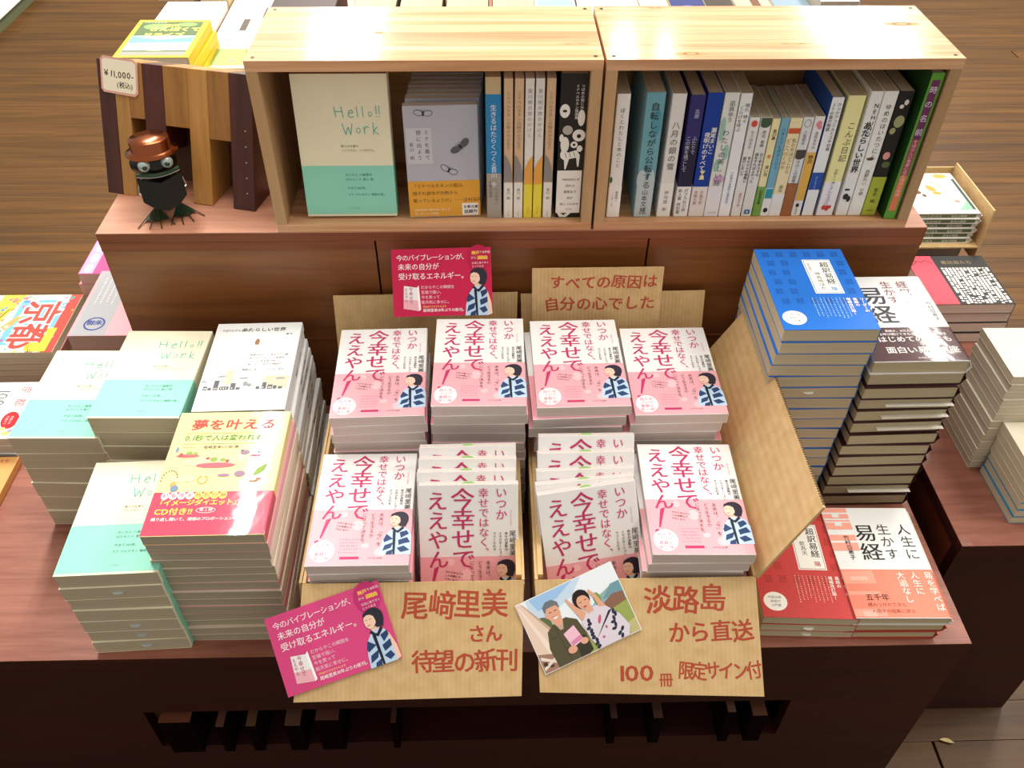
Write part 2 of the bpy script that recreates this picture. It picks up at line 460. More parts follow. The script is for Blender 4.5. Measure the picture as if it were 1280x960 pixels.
WT = thing('white_topped_plinth', 'low white-topped plinth with a grey-green side at the top left corner', 'plinth', (0, 0, 0))
box('plinth_top', (-4.2, -2.19, 3.0, 3.95, .052, .060), mat('#f4f4f0', .35), WT)
box('plinth_side', (-4.19, -2.20, 3.01, 3.94, 0, .0515), mat('#5c6247', .6), WT)
lf = box('fallen_leaf', (0, 1, 0, 1, 0, 1), mat('#c9b27c', .7))
bpy.data.meshes.remove(lf.data)
bm = bmesh.new(); P = [(-.013, .001), (-.006, .004), (.003, .0045), (.010, .001), (.013, -.003), (.004, -.0035), (-.006, -.001)]
prism(bm, P, .0006, lambda u, v, w: Vector((u, v, w+.002+.6*abs(v)+.1*abs(u))))
lf = to_obj('fallen_leaf', bm, mat('#d8c48c', .7)); lf.location = (.811, .073, .0015); lf.rotation_euler = (0, 0, R(-8))
tagm(lf, 'small pale dried leaf lying on the floor at the lower right', 'leaf')

# books in the shelf opening; shade painted into black covers, light into brown tops
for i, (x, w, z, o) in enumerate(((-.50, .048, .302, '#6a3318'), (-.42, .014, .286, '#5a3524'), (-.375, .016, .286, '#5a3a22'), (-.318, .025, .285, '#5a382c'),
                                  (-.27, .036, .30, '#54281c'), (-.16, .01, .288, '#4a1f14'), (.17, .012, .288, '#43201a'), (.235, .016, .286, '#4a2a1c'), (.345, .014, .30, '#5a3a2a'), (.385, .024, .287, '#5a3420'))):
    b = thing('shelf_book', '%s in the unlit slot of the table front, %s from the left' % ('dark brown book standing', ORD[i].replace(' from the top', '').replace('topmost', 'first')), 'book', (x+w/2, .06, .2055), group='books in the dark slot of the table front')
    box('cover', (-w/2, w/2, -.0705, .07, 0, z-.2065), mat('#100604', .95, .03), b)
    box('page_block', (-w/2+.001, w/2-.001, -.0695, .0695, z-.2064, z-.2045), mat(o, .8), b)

# ================================================================ WOODEN CRATES
def crate(x0, x1, label, knots):
    W = x1-x0; D = .188; Hh = .2575; t = .0125; s = .0155
    c = thing('wooden_crate', label, 'crate', ((x0+x1)/2, .4835, .8285), group='pine display crates on the riser')
    n = 4; ys = [0, .045, .094, .146, D]
    for i in range(n):
        box('top_strip', (-W/2, W/2, ys[i]+(.0001 if i else 0), ys[i+1]-.0001, Hh-t-.002, Hh), PINE, c)
    box('base_board', (-W/2, W/2, .0002, D, 0, t), PINE, c)
    for sx in (-1, 1):
        a, b = (-W/2, -W/2+s) if sx < 0 else (W/2-s, W/2)
        box('side_board', (a, b, .0002, D, t+.0001, Hh-t-.0021), PINE_V, c)
    box('back_board', (-W/2+s, W/2-s, D-.006, D-.0005, t+.0001, Hh-t-.0021), PINE_IN, c)
    for sx in (-1, 1):
        for yy in (.011, D-.010):
            bm = bmesh.new(); cyl(bm, (sx*(W/2-.010), yy, Hh-.0005), (sx*(W/2-.010), yy, Hh+.0004), .0030, seg=12, mi=0)
            cyl(bm, (sx*(W/2-.010), yy, Hh+.0004), (sx*(W/2-.010), yy, Hh+.0006), .0017, seg=6, mi=1)
            to_obj('screw', bm, [mat('#6b5f4c', .35, metal=.8), mat('#1c1814', .6)], c)
    fr = lambda u, v, w: Vector((-W/2+u, v, Hh+w))
    for (u, v, rx, ry) in knots:
        L = [(ink('#c08a58'), ell(u, v, rx*1.9, ry*1.5)), (ink('#8a5a38'), ell(u, v, rx, ry)), (ink('#caa070'), ell(u, v, rx*.6, ry*.6))]
        decal('wood_knot', c, fr, L, base=.05, step=.02)
    return c
crate(-.3150, .1482, 'pine display crate on the left holding the cream and mint book', [(165, 92, 4, 3.2), (430, 52, 12, 1.2), (118, 12, 3, 1.6), (150, 183, 4, 1.2)])
crate(.1521, .6213, 'pine display crate on the right packed with upright novels', [(112, 18, 11, 4), (255, 50, 14, 1.8), (88, 182, 8, 2.5), (425, 118, 14, 5)])
ZF = .8285+.0127   # crate floor

# ================================================================ BOOK DESIGNS
PAG = pages('#c6baa0'); PAGP = pages('#ddd0cc', 1200); PAGW = pages('#e6e1d4'); PAGC = pages('#cbbd9a')
CREAM = cover('#f1ecd0'); MINT = cover('#93dec8')
def hello_art(t, W, L, T):
    f = frame_cover(W, L, T, .0003); g = ink('#58b8ac')
    w = 1.2; s = []
    def st(*p): s.extend(pline(p, w))
    X = 55
    st((X, 162), (X+2, 147)); st((X+10, 162), (X+12, 146)); st((X, 155), (X+12, 154.5))            # H
    st((X+19, 152), (X+26, 153), (X+24, 157), (X+20, 155), (X+19, 149), (X+23, 146), (X+26, 148))      # e
    st((X+31, 162), (X+32, 147)); st((X+39, 162), (X+39.5, 147))                                       # ll
    s.extend(ring(X+49, 151, 2.6, 3.4, .9))
    st((X+57.5, 163), (X+58, 151)); st((X+62, 163), (X+62, 151)); s.extend(ell(X+58, 147.5, .8, .8, 8)); s.extend(ell(X+62, 147.5, .8, .8, 8))
    st((X+9, 138), (X+13, 122), (X+17, 133), (X+20, 122), (X+23, 138))                                 # W
    s.extend(ring(X+31, 128, 3, 4, .9))
    st((X+39, 134), (X+40, 123)); st((X+39.5, 130), (X+43, 134), (X+46, 132))
    st((X+52, 139), (X+52, 122)); st((X+58, 133), (X+52.5, 128), (X+59, 122))
    decal('title_lettering', t, f, [(g, s)])
    k = ink('#76765e'); k2 = ink('#3c7f70')
    decal('small_lettering', t, f, [(k, text('僕らの仕事の\nつくりかた、つづきかた。', 59, 108, 4.2)),
        (k2, text('きいた人 川島蓉子\nはたらく人 皆川 明', 61, 66, 4.6)+text('やめて100年。', 62, 46, 4.8)+text('ミナ ペルホネン 継続の話。', 62, 36, 4.4)+text('リトルモア', 64, 14, 2.6))])
def hello_book(T, W=.126, L=.186, slip=None, art=True, name='mint_cream_book'):
    t = book(name, W, L, T, CREAM, PAG, band=None, slip=slip)
    b = wrap('belly_band', W, T, -L/2+.0035, -L/2+.077, .0003, MINT, t, rnd=.0016, grow=.0003)
    if art: hello_art(t, W, L, T)
    return t

def portrait(cx, cy, s=1.0, sleeveless=False):
    """half figure in a striped jacket, looking up to the left; flat print"""
    P = lambda *q: poly(*[(cx+a*s, cy+b*s) for a, b in q])
    sk = ink('#f3cdb8'); hair = ink('#2b2838'); lb = ink('#bcd6f2'); nv = ink('#27406e'); dk = ink('#1e2230')
    L = []
    L.append((sk, P((-4, -4), (5, -4), (5.5, -15), (-5, -15))))
    if sleeveless: L.append((sk, P((8, -16), (13, -20), (17, -34), (18, -48), (12, -50), (9, -36))))
    L.append((lb, P((-5, -13), (6, -11), (13, -15), (17, -24), (17.5, -50), (-17, -50), (-18, -40), (-14, -24), (-9, -17)) if not sleeveless else
              P((-5, -13), (6, -11), (10, -15), (12, -28), (13, -50), (-17, -50), (-16, -36), (-12, -22))))
    for q in (((-12, -21), (-4, -28), (-14, -33), (-15, -29)), ((-13, -37), (-3, -33), (-6, -41), (-15, -45)),
              ((3, -19), (11, -16), (14, -21), (5, -27)), ((2, -30), (12, -26), (16, -33), (8, -35), (3, -37)),
              ((1, -41), (9, -38), (16, -44), (6, -47)), ((-10, -46), (-3, -43), (-4, -50), (-11, -50))):
        q = [(min(a, 12) if sleeveless else a, b) for a, b in q]
        L.append((nv, P(*q)))
    L.append((dk, P((-4, -14), (-1.5, -17), (-.5, -50), (-3, -50), (-5, -18))))
    L.append((dk, P((-5, -11), (-1, -16), (1, -16), (6, -10), (8, -13), (1, -20), (-7, -14))))
    L.append((hair, ell(cx+2.2*s, cy+1.5*s, 10.2*s, 10*s)))
    L.append((hair, P((2, -10), (9.5, -10.5), (12.4, -2), (12, 4), (3, 4))))
    L.append((sk, P((-8.6, 4), (-9.6, -1), (-8.8, -6), (-5.5, -9.6), (-1, -9.2), (2.6, -5), (3.4, 1), (1, 6), (-5, 7))))
    L.append((hair, P((-9.4, 3.4), (-8, 8), (-2, 11), (4, 10), (5.4, 2), (4.4, -4), (2.8, -1.5), (2, 2.6), (-1, 5), (-5, 5.6))))
    L.append((ink('#6b4a44'), poly(*[(cx+a*s, cy+b*s) for a, b in ((-7.6, .4), (-5.4, .9), (-5.4, .4), (-7.6, -.1))])))
    L.append((ink('#6b4a44'), poly(*[(cx+a*s, cy+b*s) for a, b in ((-3.4, .7), (-1.2, .5), (-1.2, 0), (-3.4, .2))])))
    L.append((ink('#c4665e'), P((-7.6, -5.2), (-5, -6.4), (-2.6, -5), (-5, -5.3))))
    return L
PWHITE = cover('#f2f1f1'); OBIPINK = cover('#f2aeb9')
PKT = ink('#c2326a'); PKL = ink('#d97a98'); BLK = ink('#2a2728'); PKS = ink('#d4688c')
def pink_art(t, W, L, T):
    f = frame_cover(W, L, T, .0003)
    random.seed(5)
    decal('title_lettering', t, f, [(PKT, text('今幸せで', 57, 184, 31, v=True, pitch=.90, off=-.014, sx=1.03)+text('ええやん', 24, 180, 28, v=True, pitch=.97, off=-.014)),
        (ink('#cf4476'), text('いつか', 107, 184, 15.5, v=True, pitch=.98, off=-.008)+text('幸せではなく、', 84, 183, 14, v=True, pitch=.97, off=-.008))])
    decal('exclamation_mark', t, f, [(PKT, poly((18, 72), (24.5, 75), (15, 42), (13, 43))+ell(10.5, 36.5, 3, 2.8))])
    decal('author_lettering', t, f, [(BLK, text('尾﨑里美', 121.5, 124, 9.2, v=True)+text('幸せの波動は\nイマジネーション\nでつくられる', 113, 122, 4.4, v=True, pitch=1.0, lead=1.75, off=.01)),
        (ink('#e3a0b6'), text('Satomi Ozaki', 121.5, 152, 3.6, rot=-90))])
    decal('band_lettering', t, f, [(BLK, text('未来は、「今」を\nどう生きるか\nによって決まる。', 89, 82, 6.6, v=True, pitch=1.0, lead=1.62)+text('だからあんたも\nこの本読んで\nアホになり!', 33, 69, 3.4, rot=-10, off=.02)),
        (PKS, scribble(40, 40, 26, 5, 5, .7, 2.6)), (PKT, rect(42, 9.5, 66, 13.5)), (ink('#7d5a62'), text('メタモル出版', 76, 12.5, 3.2))])
    decal('round_sticker', t, f, [(ink('#fbf4f4'), ell(19, 22, 15.5, 17, 32)), (PKS, text('超人気\nブログ\n書籍化\n第１弾!', 19, 34.5, 6.2, lead=1.1, align='c'))], base=.25)
    decal('printed_portrait', t, f, portrait(111, 71, 1.1) , base=.2, step=.05)
    decal('band_pattern', t, f, [(ink('#f7c3cc'), ell(60, 62, 7, 8)+ell(40, 80, 5, 5)+ell(93, 20, 9, 7)+ell(72, 30, 5, 4))], base=.08)
def pink_book(T, W=.129, L=.187, art=True, slip=None, name='pink_white_book'):
    t = book(name, W, L, T, PWHITE, PAGP, band=(OBIPINK, .088), slip=slip)
    if art: pink_art(t, W, L, T)
    return t

# ---------------------------------------------------------------- cream and mint stacks (left)
def hello_stack(n, x, y, z, yaw, where, short, altat=(), slips=True):
    T = (z-.4702)/n
    top = hello_book(T); pl = hello_book(T, art=False)
    al = hello_book(T, art=False, slip=(.006, '#b8c4cc'))
    stack(top, pl, n, x, y, .4702, T, yaw, 'mint and cream paperback', where, 'stacked mint and cream paperbacks', alt=al, altat=altat, jit=.0016, yj=1.4,
          toplabel=short)
    discard(pl); discard(al)
hello_stack(6, -.611, .322, .6602, -1.0, 'leftmost mint stack', 'mint and cream paperback on top of the leftmost mint stack')
hello_stack(8, -.490, .322, .698, -1.2, 'mint stack beside the white books', 'mint and cream paperback on top of the stack beside the white books')
hello_stack(7, -.480, .104, .646, 2.0, 'front mint stack', 'mint and cream paperback on top of the stack at the table edge', altat=(1, 4, 5, 6))

# ---------------------------------------------------------------- white books with a little town printed on them
def town_book(T, W=.127, L=.19, art=True):
    t = book('white_town_book', W, L, T, cover('#eceeef'), PAG)
    if art:
        f = frame_cover(W, L, T); G = ink('#55585a'); G2 = ink('#8b8f90'); TN = ink('#c6bda6')
        decal('title_lettering', t, f, [(G, text('NEHUHUHU', 10, 177, 7, slant=.1, sx=1.0)), (BLK, text('あたらしい世界', 38, 179, 9.5, off=.03, sx=1.0)+text('望 月', 106, 165, 4, off=.02))])
        dr = rect(4, 40, 4.1, 40.1)
        for a, b, c, d in ((6, 42, 12, 50), (13, 42, 18, 47), (20, 42, 27, 62), (29, 42, 42, 49), (44, 42, 51, 56), (52, 42, 58, 47), (80, 42, 85, 48), (88, 42, 94, 56), (96, 42, 103, 51), (104, 42, 109, 49), (111, 42, 117, 47)): dr = dr+rect(a, b, c, d)
        win = []
        for a in (7.2, 9.6, 21.5, 24.2, 31, 34.5, 38, 46, 89.3, 97.5, 100): win += rect(a, 44, a+1.3, 46.5)
        decal('printed_town', t, f, [(TN, rect(88, 44, 124, 70)+rect(33, 52, 44, 84)), (G, dr), (ink('#eceeef'), win), (G2, ell(28, 70, 6, 1.6)+ell(60, 66, 7, 1.7)+ell(112, 64, 7, 1.6)+ell(64, 54, 3.6, 5)+ell(70, 51, 3, 3.5)+ell(5, 60, 4, 1.4))])
        decal('rocket_print', t, f, [(ink('#9b6a4a'), ell(66, 145, 3.4, 8, 16)), (ink('#eceeef'), rect(60, 134, 74, 139)), (G2, line(52, 139, 80, 139, .7)+line(57, 146, 60, 140, .7)+line(76, 146, 72, 140, .7))])
        decal('small_lettering', t, f, [(BLK, text('世界のひとつ、あたらしい朝。\nあたらしいひとつの世界を。\nひとつになるまで歩いて。\nあたらしいまちの地図を。', 60, 118, 4.3, lead=1.6, off=.02)+text('物語はいま、ここからはじまる。', 54, 86, 4.3, off=.02))])
    return t
n = 14; T = (.702-.4702)/n
tb = town_book(T); pb = town_book(T, art=False)
decal('spine_lettering', pb, frame_spine(.127, .19, T), [(BLK, text('あたらしい世界', T*500, 150, 8, v=True, off=.02))])
stack(tb, pb, n, -.352, .332, .4702, T, 1.2, 'white paperback with grey spine print', 'white town stack', 'white paperbacks with a printed town', jit=.0025, yj=1.0,
      toplabel='white paperback printed with a small grey town, behind the yellow book', lean=(.0012, 0))
discard(pb)

# ---------------------------------------------------------------- yellow and crimson books
YEL = cover('#f4e6a0', True); CRIM = cover('#c9405f', True)
def dream_book(T, W=.148, L=.209, art=True, plain_i=0):
    cv = YEL if art else (cover('#ead9c8') if plain_i == 0 else cover('#e6a9b0'))
    t = book('yellow_crimson_book', W, L, T, cv, pages('#b5ab95'), band=(CRIM, .068) if art else None)
    if art:
        f = frame_cover(W, L, T, .0003)
        decal('title_lettering', t, f, [(ink('#c5413c'), text('夢を叶える', 20, 196, 21, off=.045, pitch=1.08, sx=1.05, slant=.06)), (ink('#4f9440'), text('0.1秒で人は変われる!', 16, 167, 11.5, off=.02, slant=.08, pitch=.98)+rect(16, 169, 130, 169.6)+rect(16, 150, 130, 150.6)),
            (ink('#6d6450'), text('尾﨑里美×七田 厚', 44, 147, 5.8, off=.02)+text('Imagination', 18, 146, 3.2))])
        R1, G1, O1, P1, B1 = ink('#c4606c'), ink('#8aa648'), ink('#e0a050'), ink('#9a7a94'), ink('#6f8aa8')
        art_l = [(ink('#f1c4a4'), ell(60, 118, 36, 9)+ell(30, 90, 18, 6)), (R1, ell(27, 129, 15, 3)+ell(66, 112, 25, 4.5)+ell(116, 128, 8, 2)), (G1, ell(62, 122, 5, 4)+ell(74, 121, 4, 3)+ell(28, 134, 4, 3)+ell(36, 133, 3, 2.6)+poly((116, 92), (120, 106), (133, 116), (131, 102), (124, 95))),
                 (ink('#b4423c'), ell(54, 124, 2.4, 2.2)+ell(80, 119, 2.2, 3)+ell(18, 131, 2.5, 3)), (O1, ring(55, 88, 6.5, 7.5, 1.6)+ell(20, 80, 4, 4)),
                 (ink('#f4e6a0'), poly((49, 97), (61, 97), (55, 91))), (P1, ell(100, 97, 7, 5)+ell(80, 95, 8, 2.4)+ell(100, 134, 6, 4)), (B1, ell(23, 74, 5, 5)+ell(11, 140, 1.6, 5)), (ink('#6a5b3c'), ell(96, 137, 2, 1.5)+ell(118, 134, 1.5, 3)),
                 (ink('#7c6a58'), sum([ell(13+10*math.cos(a), 88+16*math.sin(a), 1.1, 1.1, 8) for a in [x*.32 for x in range(1, 11)]], [])), (ink('#a87858'), ell(120, 84, 6, 2)+ell(125, 88, 4, 3))]
        decal('cover_illustration', t, f, art_l, step=.03)
        decal('band_lettering', t, f, [(ink('#ffd84e'), text('「イメージダイエット」', 6, 56, 10, off=.045, pitch=.95)+text('CD付き!!', 8, 43, 11.5, off=.05)), (ink('#fff6ee'), text('繰り返し聞いて、理想のプロポーションに!', 7, 28, 5.6, off=.02, pitch=.98)+text('第１弾', 62, 42, 5.5)+ring(70, 38.5, 12, 4.6, .6)+ring(118, 50, 14, 8, .5))])
        tabs = []; tx = []; yb = []
        for i, ch in enumerate('初版限定特別付録'):
            (tabs if i < 4 else yb).extend(ell(15+i*10.2, 62, 5, 6.2)); tx += text(ch, 11.6+i*10.2, 66, 7, off=.02)
        decal('band_tabs', t, f, [(ink('#fff2f2'), tabs), (ink('#ffe36a'), yb), (ink('#a03456'), tx)], base=.3)
    return t
n = 14; T = (.702-.4702)/n
tb = dream_book(T); pb = dream_book(T, art=False); al = dream_book(T, art=False, plain_i=1)
stack(tb, pb, n, -.3505, .1295, .4702, T, .4, 'cream-edged paperback', 'stack under the yellow book', 'stack of yellow and crimson paperbacks', jit=.0022, yj=.8, alt=al, altat=(1, 6, 9),
      toplabel='yellow illustrated paperback with a crimson band and a red title')
discard(pb); discard(al)

# ================================================================ CARDBOARD BOXES
CB = cardboard(); CBW = mat('#c9b48c', .8)
EY, EZ = -.104/.1388, -.092/.1388      # direction in which the front flaps slope away
def sheet(name, poly, d, f, parent, flute=None):
    bm = bmesh.new(); prism(bm, poly, d, f); o = to_obj(name, bm, CB, parent); return o
def flap_frame(x0): return lambda u, v, w: Vector((x0+u, .010+EY*v+w*.663, .612+EZ*v+w*.749)) if False else Vector((x0+u, .010+EY*v-w*EZ*-1*-1, .612+EZ*v-w*EY))
MARK = ink('#b04a34')
def carton(x0, x1, label, key):
    t = thing('cardboard_box', label, 'box', ((x0+x1)/2, .22, .4702))
    g = .0038; cx = (x0+x1)/2
    def bb(name, b): return box(name, (b[0]-cx, b[1]-cx, b[2]-.22, b[3]-.22, b[4]-.4702, b[5]-.4702), CB, t)
    bb('base', (x0, x1, .0105, .430, .4703, .4743))
    bb('front_wall', (x0, x1, .0105, .0143, .4745, .612))
    bb('back_wall', (x0, x1, .4265, .430, .4745, .612))
    bb('side_wall', (x0, x0+g, .0145, .4263, .4745, .616)); bb('side_wall', (x1-g, x1, .0145, .4263, .4745, .616))
    off = Vector((cx, .22, .4702))
    # front flap, folded out over the table edge
    nrm = Vector((0, -EZ, EY)).normalized(); nrm = nrm if nrm.z > 0 else -nrm
    fr = lambda u, v, w: Vector((u, .010+EY*v, .6135+EZ*v))+nrm*w-off
    e = .0125 if key == 'l' else .007
    P = [(x0, -.004), (x1-.001, -.004), (x1-(.006 if key == 'l' else -.004), .1375 if key == 'l' else .1440), (x0-(.0095 if key == 'l' else -.004), .1400 if key == 'l' else .1335)]
    sheet('front_flap', P, -.0035, fr, t)
    # back flap leaning on the riser
    n2 = Vector((0, -.917, .40))
    fb = lambda u, v, w: Vector((u, .4265+.40*v, .6125+.917*v))+n2*w-off
    sheet('back_flap', [(x0-.002, 0), (x1, 0), (x1+.003, .119), (x0-.005, .116)], .0035, fb, t)
    return t, fr, off
XL0, XL1, XR0, XR1 = -.2420, .0370, .0500, .3310
BL, frL, offL = carton(XL0, XL1, 'open cardboard box on the left with red brush writing on its front flap', 'l')
BR, frR, offR = carton(XR0, XR1, 'open cardboard box on the right with a photo on its front flap', 'r')
def inner_flap(t, off, xa, xb):
    bm = bmesh.new(); abox(bm, xa-off.x, xb-off.x, .02-off.y, .42-off.y, .50-off.z, .6185-off.z); to_obj('inner_flap', bm, CB, t)
inner_flap(BL, offL, XL1-.0105, XL1-.0040); inner_flap(BR, offR, XR0+.0040, XR0+.0105)
# left side flap hangs down outside the left box
f = lambda u, v, w: Vector((XL0-.0015-.012*v/.12-w, u, .6145-v))-offL
sheet('side_flap', [(.016, 0), (.425, 0), (.425, .12), (.016, .12)], .0035, f, BL)
# right side flap leans outwards
ca, sa = math.cos(R(66)), math.sin(R(66))
f = lambda u, v, w: Vector((XR1+ca*v+sa*w*-1*-1, u, .6150+sa*v-ca*w))-offR
rf = sheet('side_flap', [(.012, 0), (.425, 0), (.412, .133), (.022, .139)], .0035, f, BR)
bm = bmesh.new()                                                     # corrugated edge of the leaning flap
for i in range(96):
    yy = .026+i*.0040; v = .1393-.006*(i/96.0)
    c0 = f(yy, v-.0006, .0004); c1 = f(yy+.0022, v+.0012, .0031)
    abox(bm, min(c0.x, c1.x), max(c0.x, c1.x), c0.y, c1.y, min(c0.z, c1.z), max(c0.z, c1.z))
fe = to_obj('corrugated_edge', bm, mat('#5c4526', .9), BR); fe['kind'] = 'stuff'
# brush writing; the flap frame's v axis runs down, so mirror it
def ftext(fr): return lambda u, v, w: fr(u, -v, w)
random.seed(3)
JT = .035
for par, fr, tx in ((BL, frL, lambda: text('尾﨑里美', -119, -6, 37, off=.03, pitch=.90, jit=JT, sx=.95)), (BL, frL, lambda: text('さん', -36, -49, 23, off=.045, pitch=.95, jit=JT)),
        (BL, frL, lambda: text('待望の新刊', -106, -79, 29.5, off=.035, pitch=.885, jit=JT)), (BR, frR, lambda: text('淡路島', 186, -4, 36, off=.03, pitch=.98, jit=JT)),
        (BR, frR, lambda: text('から直送', 216, -49, 28, off=.035, pitch=.95, jit=JT)), (BR, frR, lambda: text('100', 150, -98, 27, off=.03, pitch=1.28, sx=1.35)+text('冊', 203, -112, 18, off=.03)),
        (BR, frR, lambda: text('限定サイン付', 225, -99, 24, off=.03, pitch=.715, jit=JT, sx=.85))):
    decal('brush_lettering', par, ftext(fr), [(MARK, tx())])

def card_mesh(name, pts, fr, d, m, parent=None):
    bm = bmesh.new(); prism(bm, pts, d, fr); return to_obj(name, bm, m, parent)
# pink promotion cards
def pop_card(label, M, W=148, Hh=100):
    t = thing('promotion_card', label, 'card', group=None); t.matrix_world = M
    fr = lambda u, v, w: Vector((u, v, w))
    card_mesh('card', [(0, 0), (W/1000, 0), (W/1000, Hh/1000), (0, Hh/1000)], fr, .0005, cover('#c9204f' if 'upright' in label else '#dc4a86', False), t)
    W1 = ink('#fbeef2'); f2 = lambda u, v, w: Vector((u, v, .0005+w))
    random.seed(4)
    decal('card_lettering', t, f2, [(W1, text('今のバイブレーションが、', 7, 92, 9.6, pitch=.92, off=.01)+text('未来の自分が', 9, 79, 10.2, pitch=1.0, off=.012)+text('受け取るエネルギー。', 9, 65, 10.6, pitch=.98, off=.012)),
        (ink('#f4c9d8'), text('だからやこの瞬間を\n至福で描い、\n今を笑って\n能天気に幸せに。', 42, 46, 5.6, lead=1.32, off=.015)), (ink('#ffe58a'), text('沢山のリクエストにより', 44, 16, 3.2, off=.02)), (W1, text('尾﨑里美10年ぶりの新刊。', 44, 11.5, 5.4, off=.025))])
    decal('card_burst', t, f2, [(ink('#b8164a' if 'upright' in label else '#c62f74'), ell(129, 84, 17, 20)), (ink('#ffd94e'), text('神戸', 119, 95, 6, off=.04)+text('淡路島', 127, 88, 6, off=.04, pitch=.85)), (W1, text('で18年前', 131, 95, 4)+text('から', 118, 87, 4)+text('お店に来てすぐ\nとっておき', 119, 79, 3.6, lead=1.4))], base=.2)
    decal('printed_portrait', t, f2, portrait(127, 57, 1.15, True), base=.3, step=.05)
    decal('printed_book', t, f2, [(ink('#f0eef0'), poly((15, 12), (17, 46), (36, 43), (38, 8))), (ink('#eeb4c0'), poly((15, 12), (15.8, 26), (37.2, 24), (38, 8))), (ink('#ffffff'), poly((36, 43), (39, 46), (41, 10), (38, 8))),
        (PKT, text('今幸せで', 27, 44, 6.5, v=True)+text('ええやん', 20, 43, 5.5, v=True))], base=.3)
    return t
def basis(o, ex, ey):
    ex = Vector(ex).normalized(); ey = Vector(ey); ey = (ey-ex*ey.dot(ex)).normalized(); ez = ex.cross(ey)
    M = Matrix((ex, ey, ez)).transposed().to_4x4(); M.translation = Vector(o); return M
# upright card on the back flap: lower left corner, along x, leaning back
pop_card('pink promotion card upright above the two left rear stacks', basis((-.1470, .4070, .7270), (.150, 0, .0035), (-.001, .055, .080)))
fl_n = Vector((0, -EZ, EY)).normalized(); fl_n = fl_n if fl_n.z > 0 else -fl_n
def onflap(x, v, lift): return Vector((x, .010+EY*v, .6135+EZ*v))+fl_n*lift
p0, px, py_ = onflap(-.2572, .1333, .0022), onflap(-.110, .0851, .0022), onflap(-.2782, .0355, .0022)
pop_card('pink promotion card tilted on the left box front flap', basis(p0, px-p0, py_-p0))
# brown board with brush writing
t = thing('cardboard_sign', 'plain cardboard sign with two lines of red brush writing behind the stacks', 'sign')
t.matrix_world = basis((.0625, .4245, .640), (.1955, 0, .002), (.002, .030, .140))
card_mesh('board', [(0, 0), (.1955, .0), (.1985, .1425), (-.0005, .1435)], lambda u, v, w: Vector((u, v, w)), .003, CB, t)
random.seed(8)
decal('brush_lettering', t, lambda u, v, w: Vector((u, v, .003+w)), [(MARK, text('すべての原因は', 26, 132, 23.5, off=.035, pitch=1.0, jit=JT))])
decal('brush_lettering', t, lambda u, v, w: Vector((u, v, .003+w)), [(MARK, text('自分の心でした', 18, 97, 24.5, off=.035, pitch=.99, jit=JT))])

# ---------------------------------------------------------------- photo print on the right flap
t = thing('photo_print', 'glossy photo of two people outdoors taped on the right front flap', 'photo')
p0, px, py_ = onflap(.0615, .1121, .002), onflap(.1833, .0585, .002), onflap(.0363, .0224, .002)
t.matrix_world = basis(p0, px-p0, py_-p0)
W, Hh = 133, 93
card_mesh('paper', [(0, 0), (W/1000, 0), (W/1000, Hh/1000), (0, Hh/1000)], lambda u, v, w: Vector((u, v, w)), .0004, cover('#f4f6f8', True), t)
f2 = lambda u, v, w: Vector((u, v, .0004+w))
sky1, sky2 = ink('#9cc4ee'), ink('#c6dcf2')
random.seed(2)
BN = ink('#8a6452'); GR = ink('#9aa85c'); skn = ink('#e2a88c')
decal('photo_image', t, f2, [
    (ink('#eaf2fa'), rect(1, 1, W-1, Hh-1)), (sky2, poly((14, 92), (90, 92), (70, 74), (30, 62), (12, 70))), (sky1, poly((18, 92), (78, 92), (52, 80), (24, 74))),
    (ink('#8fb2b4'), poly((80, 46), (100, 60), (118, 66), (132, 62), (132, 40), (80, 38))), (ink('#6f9aa8'), poly((104, 54), (120, 68), (132, 68), (132, 50))),
    (GR, poly((60, 1), (132, 1), (132, 44), (84, 40), (60, 20))), (ink('#c2ba84'), poly((100, 1), (132, 1), (132, 18), (108, 12))), (BN, poly((102, 38), (131, 42), (131, 54), (118, 56), (104, 50))),
    (ink('#7da458'), ell(98, 58, 5, 8)), (ink('#5c7048'), ell(22, 52, 12, 14)),
    (ink('#e6cdbc'), poly((1, 92), (7, 92), (38, 30), (30, 10), (1, 24))), (ink('#c8a690'), poly((7, 90), (8.5, 90), (38, 34), (36, 28))), (ink('#f2dfd2'), poly((2, 88), (4, 88), (24, 20), (16, 20))),
    (ink('#a37a68'), poly((1, 1), (34, 1), (30, 16), (1, 26))), (ink('#e8dcd0'), poly((2, 4), (24, 14), (24, 17), (2, 8))+poly((2, 18), (22, 6), (24, 8), (3, 22))), (ink('#4a3a30'), rect(3, 9, 8, 14)+rect(10, 5, 15, 8)),
], base=.06, step=.02)
